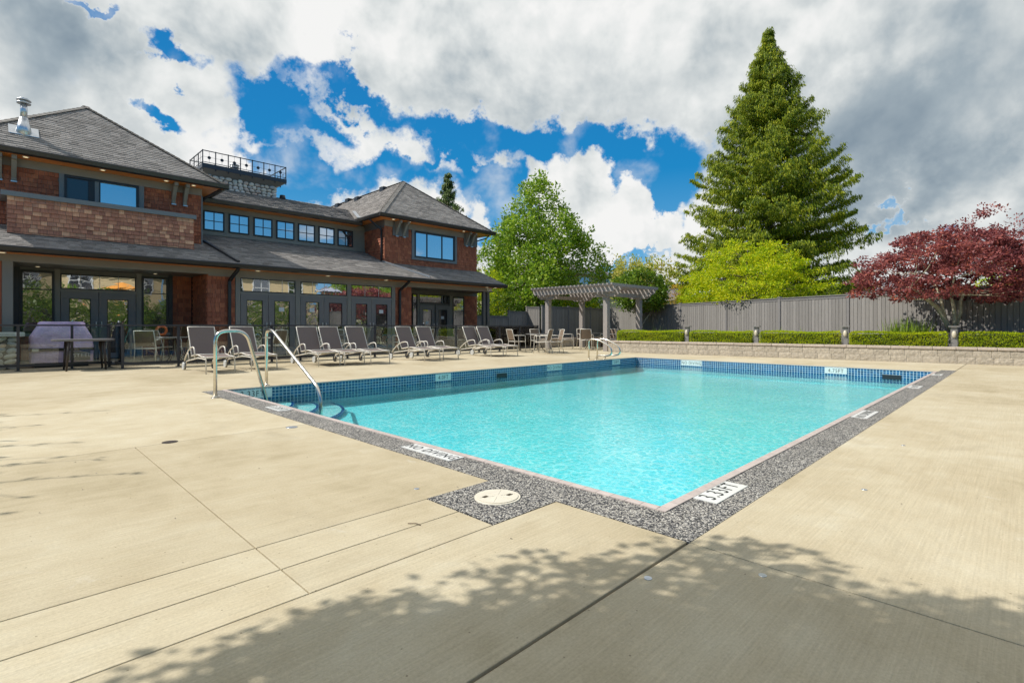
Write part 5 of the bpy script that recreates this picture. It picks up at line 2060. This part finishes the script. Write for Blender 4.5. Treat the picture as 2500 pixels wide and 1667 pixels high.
def limb(mb, a, b, r0, r1, sag=.0, wob=.12, n=5, seg=7):
    a, b = Vector(a), Vector(b)
    pts, rad = [], []
    L_ = (b - a).length
    off = Vector(rvec(1)[0]) * wob * L_ * .3
    for i in range(n + 1):
        f = i / n
        p = a.lerp(b, f) + off * math.sin(PI * f) + Vector((0, 0, -sag * math.sin(PI * f)))
        pts.append(p)
        rad.append(r0 + (r1 - r0) * f)
    mb.tube(pts, r0, seg, True, rad)
    return pts


def tree(name, label, cx, cy, zg, z0, z1, prof, n_clump, per, rcl, lsize, mt, cat='tree', trunk_r=.12, bark='bark', flat=1.0, group=None, up=.3, limbs=26,
         droop=0.0, extra=None, shell=.55, lumps=.18, stems=None, lean=(0, 0)):
    o = empty(name, (cx, cy, zg), 0, label, cat, group)
    C_, P_, d, idx = crown_points(cx, cy, z0, z1, prof, n_clump, per, rcl, shell, flat, lumps=lumps)
    n = len(P_)
    ax = d * .8 + rvec(n) * .8 + np.array([0, 0, up - droop])
    nr = rvec(n) + np.array([0, 0, .9]) + d * .3
    ls = RNG.uniform(.6, 1.25, n) * lsize
    leaf_mesh('crown', P_, ax, nr, ls, ls * RNG.uniform(.5, .75, n), L[mt], o)
    tk = MB()
    if stems is None:
        limb(tk, (cx, cy, zg), (cx + lean[0], cy + lean[1], z0 + (z1 - z0) * .86), trunk_r, trunk_r * .18, wob=.05, n=8, seg=10)
        starts = [(Vector((cx, cy, zg)).lerp(Vector((cx + lean[0], cy + lean[1], z0 + (z1 - z0) * .86)), f), trunk_r * (1 - f * .8)) for f in (.3, .4, .5, .6, .7, .8, .9)]
    else:
        starts = []
        for st in stems:
            pts = [Vector(p) for p in st[0]]
            rr = st[1]
            tk.tube(pts, rr, 10, True, [rr * (1 - .6 * i / (len(pts) - 1)) for i in range(len(pts))])
            starts.append((pts[-1], rr * .4))
            starts.append((pts[-2], rr * .5))
    tk.build('trunk', M[bark], o)
    lb_ = MB()
    sel = RNG.choice(len(C_), min(limbs, len(C_)), replace=False)
    for i in sel:
        c = Vector(C_[i])
        best = min(starts, key=lambda s_: (s_[0] - c).length + abs(min(0, c.z - s_[0].z)) * 2)
        limb(lb_, best[0], c, best[1] * .45, .008, wob=.25, n=5, seg=5)
    lb_.build('limbs', M[bark], o)
    return o


def conifer(name, label, cx, cy, zg, zb, zt, rad, nb, mt, spray, trunk_r=.3, cat='tree', per=26, ragged=.22, seg_l=.32):
    o = empty(name, (cx, cy, zg), 0, label, cat)
    tk = MB()
    tk.tube([(cx, cy, zg), (cx + .05, cy, (zg + zt) / 2), (cx, cy, zt - .2)], trunk_r, 12, True, [trunk_r, trunk_r * .55, .03])
    tk.build('trunk', M['bark'], o)
    br = MB()
    P_, A_, N_, S_ = [], [], [], []
    for i in range(nb):
        f = (i + .5) / nb
        f = 1 - (1 - f) ** 1.22
        z = zb + (zt - zb) * f + RNG.uniform(-.25, .25)
        env = rad * float(np.interp(1 - f, [0, .08, .2, .49, .75, .93, 1], [0.01, .09, .25, .63, .90, 1.0, .88]))
        Lb = max(.25, env * (1 + RNG.uniform(-ragged, ragged * .55)) + .12)
        a = i * 2.39996 + RNG.uniform(-.3, .3)
        dr = np.array([math.cos(a), math.sin(a), 0])
        rise = .10 + .5 * f + RNG.uniform(-.18, .18)
        m = 7
        bp = []
        for k in range(m + 1):
            s_ = k / m
            zz = z + Lb * (rise * s_ - .55 * (1 - f * .6) * s_ ** 1.6 + .28 * s_ ** 4)
            q = np.array([cx, cy, 0]) + dr * Lb * s_ + np.array([0, 0, zz])
            bp.append(q)
        if i % 2 == 0 or Lb > 1.5:
            br.tube([tuple(q) for q in bp], .03, 4, False, [max(.006, .034 * (Lb / rad) * (1 - k / (m + 1))) for k in range(m + 1)])
        bp = np.array(bp)
        ns = int(per * Lb * (1.0 + .9 * f) * RNG.uniform(.45, 1.3)) + 8
        s_ = RNG.random(ns) ** .62
        s_ = .16 + .86 * s_
        ii = np.minimum((s_ * m).astype(int), m - 1)
        ff = np.clip(s_ * m - ii, 0, 1)[:, None]
        base = bp[ii] * (1 - ff) + bp[ii + 1] * ff
        side = np.array([-math.sin(a), math.cos(a), 0])
        wv_ = (RNG.random(ns) * 2 - 1) * (.30 * Lb * (1 - s_ * .72) + .12)
        q = base + side * wv_[:, None] + dr * (-np.abs(wv_) * .25)[:, None]
        q[:, 2] += RNG.normal(size=ns) * .05 - np.abs(wv_) * .22
        # every spray: a handful of hanging slender leaves
        kk = 5
        qq = np.repeat(q, kk, axis=0) + rvec(ns * kk) * np.array([.10, .10, .08])
        axx = np.tile(dr * .45, (ns * kk, 1)) + np.array([0, 0, -1.15]) + rvec(ns * kk) * .5
        P_.append(qq)
        A_.append(axx)
        N_.append(rvec(ns * kk) * .8 + dr * .7 + np.array([0, 0, .5]))
        S_.append(RNG.uniform(.6, 1.3, ns * kk) * spray * (.75 + .25 * (1 - f)))
    P_, A_, N_, S_ = np.vstack(P_), np.vstack(A_), np.vstack(N_), np.concatenate(S_)
    leaf_mesh('crown', P_, A_, N_, S_, S_ * .27, L[mt], o)
    br.build('branches', M['bark'], o)
    return o


# the big cedar
pc = at_depth(1876, 796, 35)
conifer('cedar_tree', 'tall dark green cedar towering behind the right fence', pc.x, pc.y, 0, 1.2, 20.75, 6.15, 600, 'cedar', .235, .38, per=26, ragged=.26)
# far fir behind the right block
pc = at_depth(1093, 796, 48)
conifer('fir_tree', 'distant fir tip rising behind the right roof of the clubhouse', pc.x, pc.y, 0, 3, 15.0, 3.1, 170, 'fir', .34, .2, per=10, ragged=.4)
# round tree behind the low fence
pc = at_depth(1316, 796, 36.5)
tree('linden_tree', 'broad bright green tree between the clubhouse and the pergola', pc.x, pc.y, 0, 1.5, 11.7,
     Prof([(0, 3.3), (.12, 4.3), (.3, 4.15), (.45, 3.6), (.62, 2.75), (.78, 1.75), (.9, .9), (1, .2)]), 640, 64, .60, .21, 'round', trunk_r=.2, limbs=70, up=.25, lumps=.34, shell=.62)
# yellow-green tree before the cedar
pc = at_depth(1825, 796, 27.6)
tree('maple_tree', 'bright yellow-green layered tree just behind the right fence, in front of the cedar', pc.x, pc.y, 0, 1.8, 5.6,
     Prof([(0, 2.8), (.2, 3.5), (.4, 3.35), (.6, 2.8), (.8, 2.0), (1, .7)]), 330, 80, .50, .115, 'yellow', trunk_r=.12, flat=.34, limbs=40, lumps=.34, shell=.55)
pc = at_depth(1650, 796, 33)
tree('garden_shrub', 'orange and yellow tipped shrub showing above the fence right of the pergola', pc.x, pc.y, 0, 1.5, 3.5,
     Prof([(0, 2.4), (.5, 2.1), (1, .7)]), 120, 52, .32, .10, 'orange', cat='shrub', trunk_r=.06, flat=.6, limbs=16)
# shrub tree behind the pergola
pc = at_depth(1560, 796, 29.3)
tree('dogwood_tree', 'dark green leafy tree in front of the dark fence, behind the pergola roof', pc.x, pc.y, .37, 2.0, 4.1,
     Prof([(0, .95), (.2, 1.45), (.5, 1.65), (.8, 1.3), (1, .6)]), 190, 60, .34, .135, 'shrub', trunk_r=.07, flat=.8, limbs=30, bark='barkp',
     stems=[([(pc.x, pc.y, .3), (pc.x - .05, pc.y, 1.2), (pc.x - .2, pc.y + .2, 2.2), (pc.x - .3, pc.y, 2.9)], .085), ([(pc.x, pc.y, .8), (pc.x + .25, pc.y - .25, 1.35), (pc.x + .55, pc.y - .5, 1.9), (pc.x + .6, pc.y - .5, 2.5)], .05)])
pc2 = at_depth(1560, 796, 30.6)
tree('plume_shrub', 'tall shrub with upright tan and yellow plumes behind the pergola', pc2.x, pc2.y, .37, 2.7, 4.75,
     Prof([(0, 1.3), (.3, 1.6), (.6, 1.7), (1, 1.5)]), 150, 40, .26, .13, 'wisp', cat='shrub', trunk_r=.06, flat=1.9, limbs=60, up=1.4, lumps=.3)
# green under-storey
for u, dep, rr, zt_, lb, mt_ in ((1395, 35, 2.0, 3.4, 'low yellow-green bush showing above the fence under the pergola', 'yellow'),
                                 (1215, 32, 1.7, 3.6, 'dark bush behind the low fence beside the clubhouse corner', 'shrub'),
                                 (1172, 32.5, 2.0, 4.6, 'leafy bush seen through the porch opening', 'yellow'),
                                 (2478, 19.2, 1.6, 3.25, 'light green bush above the fence at the right edge', 'yellow'),
                                 (1990, 26.0, 2.2, 2.75, 'dark green bush under the cedar behind the fence', 'cedar'),
                                 (1712, 30.5, 1.7, 3.5, 'yellowish bush at the left foot of the cedar', 'yellow')):
    pc3 = at_depth(u, 796, dep)
    tree('garden_shrub', lb, pc3.x, pc3.y, 0, .8, zt_, Prof([(0, rr * .8), (.5, rr), (1, rr * .45)]), 120, 52, .32, .10, mt_, cat='shrub', trunk_r=.06, limbs=14, flat=.7)

for i, (x, y, rr, zt_) in enumerate(((23.5, -7.5, 2.4, 6.0), (25.5, -13.0, 2.8, 7.0))):
    tree('garden_tree', ['round green tree behind the fence beyond the right edge of the view', 'larger green tree behind the fence, farthest right'][i], x, y, 0, 1.6, zt_,
         Prof([(0, rr * .8), (.4, rr), (.8, rr * .7), (1, rr * .3)]), 130, 56, .5, .17, 'round', limbs=20)
# red maple
pm = at_depth(2322, 796, 15.2)
mx, my = pm.x, pm.y


def mp(u, v, dep=15.2):
    return tuple(at_depth(u, v, dep))


stems = [([mp(2330, 815), mp(2312, 790), mp(2290, 752), mp(2262, 730), mp(2225, 700, 14.9)], .085),
         ([mp(2312, 790), mp(2303, 760), mp(2298, 735), mp(2285, 700, 15.4), mp(2270, 670, 15.7)], .05),
         ([mp(2330, 812), mp(2331, 780), mp(2328, 745), mp(2318, 715), mp(2330, 680, 14.8)], .062),
         ([mp(2333, 795), mp(2345, 765), mp(2345, 735), mp(2362, 700), mp(2400, 665, 15.4)], .055)]
tree('red_maple_tree', 'dark crimson japanese maple with pale twisting stems behind the hedge', mx, my, .37, 1.74, 3.8,
     Prof([(0, 1.45), (.12, 1.95), (.35, 2.35), (.6, 2.2), (.8, 1.75), (1, .9)]), 300, 100, .29, .088, 'red', bark='barkp', flat=.36, up=-.05, limbs=46, stems=stems, lumps=.26, shell=.35)
pm2 = at_depth(2425, 796, 14.9)
rt = bpy.data.objects['red_maple_tree']
C_, P_, d_, idx_ = crown_points(pm2.x, pm2.y, 2.9, 4.35, Prof([(0, 1.3), (.5, 1.05), (1, .35)]), 75, 46, .22, flat=.7)
n_ = len(P_)
leaf_mesh('crown', P_, d_ + rvec(n_) * .8, rvec(n_) + np.array([0, 0, .9]), RNG.uniform(.05, .1, n_), RNG.uniform(.03, .055, n_), L['red'], rt)

# iris clump and stray grasses at the fence foot
def grasses(name, label, spots, mt, cat='plant', hh=(.3, .75), kind=None):
    P_, A_, ln_, wd_ = [], [], [], []
    for (x, y, z, nn, rr) in spots:
        for k in range(nn):
            a = random.uniform(0, 2 * PI)
            r_ = rr * math.sqrt(random.random())
            P_.append((x + r_ * math.cos(a), y + r_ * math.sin(a), z))
            A_.append((random.uniform(-.45, .45), random.uniform(-.45, .45), 1))
            ln_.append(random.uniform(*hh))
            wd_.append(random.uniform(.02, .04))
    n = len(P_)
    o = leaf_mesh(name, np.array(P_), np.array(A_), rvec(n), np.array(ln_), np.array(wd_), L[mt], None)
    tag(o, label, cat, kind=kind)


pi_ = at_depth(2210, 796, 15.6)
grasses('iris_clump', 'tuft of upright green iris leaves between the hedge and the fence, left of the maple', [(pi_.x, pi_.y, .37, 260, .5)], 'grass', hh=(.55, 1.0))
sp = []
for u in (1600, 1612, 1640, 1690, 1720, 1755, 1790, 1800, 1880, 1895, 1915, 1960, 2035, 1560):
    q = at_depth(u, 796, 17.5 if u > 1850 else 20)
    sp.append((q.x, q.y, .37, 7, .12))
grasses('wild_grass', 'stray grass blades poking up behind the hedge', sp, 'grass', 'grass', (.4, .75), 'stuff')

# ================================================================== TREES THAT SHADE THE DECK (left of the view)
tree('shade_tree', 'leafy tree left of the camera whose crown shades the near deck', -4.01, .78, 0, 2.85, 6.4,
     Prof([(0, 1.3), (.12, 1.4), (.25, 1.15), (.4, .70), (.6, .38), (.85, .25), (1, .2)]), 400, 140, .26, .075, 'round', trunk_r=.09, limbs=50, flat=.9, shell=.25, lumps=.12)
o = tree('shade_tree', 'thin young tree left of the deck that throws twig shadows', -7.1, 8.6, 0, 2.8, 5.6,
         Prof([(0, 1.0), (.4, 1.5), (1, .4)]), 60, 34, .34, .10, 'round', trunk_r=.06, limbs=60, flat=.6)
tw = MB()
P_, A_ = [], []
for k in range(34):
    a = Vector((-6.55 + random.uniform(-.5, .3), 7.6 + random.uniform(-1.9, 1.9), random.uniform(3.0, 4.2)))
    b = a + Vector((random.uniform(.7, 1.9), random.uniform(-1.5, -.4), random.uniform(-.4, .4)))
    pts = limb(tw, a, b, .018, .004, wob=.3, n=7, seg=5)
    for p in pts[2:]:
        for j in range(4):
            P_.append(p + Vector(rvec(1)[0]) * .035)
            A_.append(Vector(rvec(1)[0]) * .6 + (b - a).normalized())
tw.build('twigs', M['bark'], o)
n = len(P_)
leaf_mesh('twig_leaves', np.array([tuple(p) for p in P_]), np.array([tuple(p) for p in A_]), rvec(n), RNG.uniform(.06, .12, n), RNG.uniform(.03, .05, n), L['round'], o)

# ================================================================== HOUSES
def house_block(label, x0, x1, y0, y1, h, face, wall='siding', rh=2.0, wins=(), roof_over=.5):
    """simple neighbour house: gabled hip, siding boards as real laps; face 'S' or 'N' gets the windows"""
    o = empty('neighbour_house', ((x0 + x1) / 2, (y0 + y1) / 2, 0), 0, label, 'house', 'neighbouring houses')
    MB().box(x0, x1, y0, y1, 0, h).build('wall', M[wall], o)
    yy = y1 if face == 'N' else y0
    sg = 1 if face == 'N' else -1
    lap = MB()
    z = .1
    while z < h - .1:
        ya, yb_ = sorted((yy, yy + sg * .022))
        lap.add([(x0, yy + sg * .02, z), (x1, yy + sg * .02, z), (x1, yy + sg * .004, z + .19), (x0, yy + sg * .004, z + .19), (x0, yy, z), (x1, yy, z)], [(0, 1, 2, 3), (4, 5, 1, 0)])
        z += .19
    tag(lap.build('siding', M[wall], o), kind='stuff')
    cx = (x0 + x1) / 2
    e = roof_over
    yc = (y0 + y1) / 2
    k = min((x1 - x0) / 2, (y1 - y0) / 2) * .9
    vs = [(x0 - e, y0 - e, h), (x1 + e, y0 - e, h), (x1 + e, y1 + e, h), (x0 - e, y1 + e, h), (x0 + k, yc, h + rh), (x1 - k, yc, h + rh)]
    MB().add(vs, [(0, 1, 5, 4), (1, 2, 5), (2, 3, 4, 5), (3, 0, 4), (0, 3, 2, 1)]).build('roof', M['houseroof'], o)
    MB().box(x0 - e, x1 + e, y0 - e, y1 + e, h - .18, h - .004).build('eave_board', M['white'] if wall == 'siding' else M['slab'], o)
    for (wx, wz, ww, wh) in wins:
        ya, yb_ = sorted((yy + sg * .02, yy + sg * .07))
        f = MB()
        f.box(wx - ww / 2 - .08, wx + ww / 2 + .08, ya, yb_, wz + wh / 2, wz + wh / 2 + .08).box(wx - ww / 2 - .08, wx + ww / 2 + .08, ya, yb_, wz - wh / 2 - .08, wz - wh / 2)
        f.box(wx - ww / 2 - .08, wx - ww / 2, ya, yb_, wz - wh / 2, wz + wh / 2).box(wx + ww / 2, wx + ww / 2 + .08, ya, yb_, wz - wh / 2, wz + wh / 2)
        f.box(wx - .03, wx + .03, ya + .004, yb_ - .004, wz - wh / 2, wz + wh / 2)
        f.box(wx - ww / 2, wx + ww / 2, ya + .008, yb_ - .008, wz - .03, wz + .03)
        wo = f.build('window', M['white'], o)
        ym = yy + sg * .032
        MB().box(wx - ww / 2, wx + ww / 2, min(ym, ym - sg * .01), max(ym, ym - sg * .01), wz - wh / 2, wz + wh / 2).build('pane', M['winb'], wo)
    return o


q = at_depth(1478, 796, 44)
house_block('cream house with a grey-brown roof far behind the pergola', q.x - 6.5, q.x + 2.6, q.y, q.y + 9, 5.35, 'S', 'siding2', 1.5,
            wins=[(q.x - .35, 2.6, 1.2, 1.1), (q.x + .9, 4.6, 1.6, .8), (q.x - 3, 4.4, 1.4, 1.1), (q.x - 3, 2.4, 1.4, 1.1)])
q = at_depth(1690, 796, 70)
house_block('distant grey roofed house just left of the cedar foot', q.x - 3, q.x + 6, q.y, q.y + 9, 4.6, 'S', 'siding2', 2.2)
q = at_depth(2120, 796, 46)
house_block('low grey roof just above the fence left of the red maple', q.x - 2, q.x + 10, q.y - 6, q.y + 5, 3.75, 'S', 'siding2', 1.4)
board_fence('board_fence', 'dark grey board fence added behind the viewer to darken the ground floor glass', Vector((-13, -11.0, 0)), Vector((22, -11.0, 0)), -.1, 2.3, [0, 6, 12, 18, 24, 30], bw=.6)  # unseen fence added so the lower panes mirror something dark
for i, (x, rr, zt_) in enumerate(((-8, 2.2, 3.7), (-3.8, 2.1, 3.4), (0.3, 2.1, 3.8), (4.6, 2.2, 3.5), (9.0, 2.2, 3.8), (14.2, 2.6, 3.6))):  # unseen bushes added to raise the dark part of the reflections
    tree('garden_shrub', ['first', 'second', 'third', 'fourth', 'fifth', 'sixth'][i] + ' bush from the left, added unseen behind the viewer to darken the mirrored glass', x, -10.0, 0, .5, zt_, Prof([(0, rr * .9), (.5, rr), (1, rr * .6)]), 150, 50, .42, .18, 'shrub', cat='shrub', trunk_r=.05, limbs=10, group='bushes added behind the viewer to darken the mirrored glass')
# across the street behind the camera (seen mirrored in the windows)
house_block('beige two storey house behind the viewer, mirrored in the left doors', -10, 8.2, -25, -16.5, 6.0, 'N', 'siding', 2.4,
            wins=[(-7, 4.7, 1.8, 1.4), (-3, 4.7, 1.4, 1.4), (2.6, 4.75, 1.5, 1.3), (-6, 1.7, 1.8, 1.5), (0, 1.7, 1.6, 1.5), (7.0, 4.7, 1.0, 1.4), (5.3, 1.7, 1.5, 1.4), (-.4, 4.7, .9, 1.3)])
house_block('second beige house behind the viewer, mirrored in the middle doors', 10.2, 21.6, -26, -17.5, 6.2, 'N', 'siding', 2.2,
            wins=[(11.2, 4.7, 1.1, 1.6), (13.6, 4.7, 1.3, 1.6), (16, 4.7, 1.4, 1.6), (19.3, 4.7, 1.3, 1.6), (13, 1.7, 1.5, 1.4)])
house_block('third house behind the viewer, mirrored in the entrance doors', 27, 44, -28, -18, 5.6, 'N', 'siding', 2.2,
            wins=[(29.5, 4.3, 1.4, 1.3), (33, 4.3, 1.4, 1.3), (38, 4.3, 1.8, 1.3)])
for i, (x, y, r_, zt_, mt_) in enumerate(((23.6, -15.5, 2.0, 6.0, 'round'), (26.6, -16, 2.4, 6.8, 'round'), (21.2, -12.5, 1.5, 4.2, 'red'), (-13.5, -12, 2.6, 7, 'round'), (29, -13, 1.8, 4.8, 'round'), (35, -14, 2.2, 5.5, 'yellow'), (27.6, -12.6, 1.6, 4.2, 'red'))):
    tree('street_tree', ['leafy green street tree right of the mirrored houses', 'taller green street tree mirrored in the middle doors', 'low red shrub tree mirrored below the parasols',
                         'green tree at the far left behind the viewer', 'green tree before the third mirrored house', 'yellowish tree before the third mirrored house', 'small red tree mirrored in the right doors'][i],
         x, y, 0, 1.0 if mt_ == 'red' else 1.6, zt_, Prof([(0, r_ * .7), (.4, r_), (.8, r_ * .7), (1, r_ * .3)]), 90, 60, .6, .22, mt_, group='trees behind the viewer', limbs=12)


def parasol(label, x, y, z, r, mt):
    o = empty('open_parasol', (x, y, 0), 0, label, 'parasol', 'open parasols behind the viewer')
    local(MB().tube([(0, 0, 0), (0, 0, z + .05)], .025, 8), 'pole', M['white'], o)
    n = 8
    m = MB().add([(0, 0, z)] + [(r * math.cos(2 * PI * k / n), r * math.sin(2 * PI * k / n), z - r * .32) for k in range(n)], [(0, k + 1, (k + 1) % n + 1) for k in range(n)])
    local(m, 'canopy', M[mt], o)


parasol('open orange parasol behind the viewer, mirrored in the left transom', 4.5, -10.5, 4.3, 1.3, 'orange')
parasol('open grey parasol behind the viewer, mirrored in the middle transom', 19.0, -9.0, 4.5, 1.35, 'greyc')
parasol('open red parasol behind the viewer, mirrored in the right transom', 26.0, -9.0, 4.6, .8, 'red')
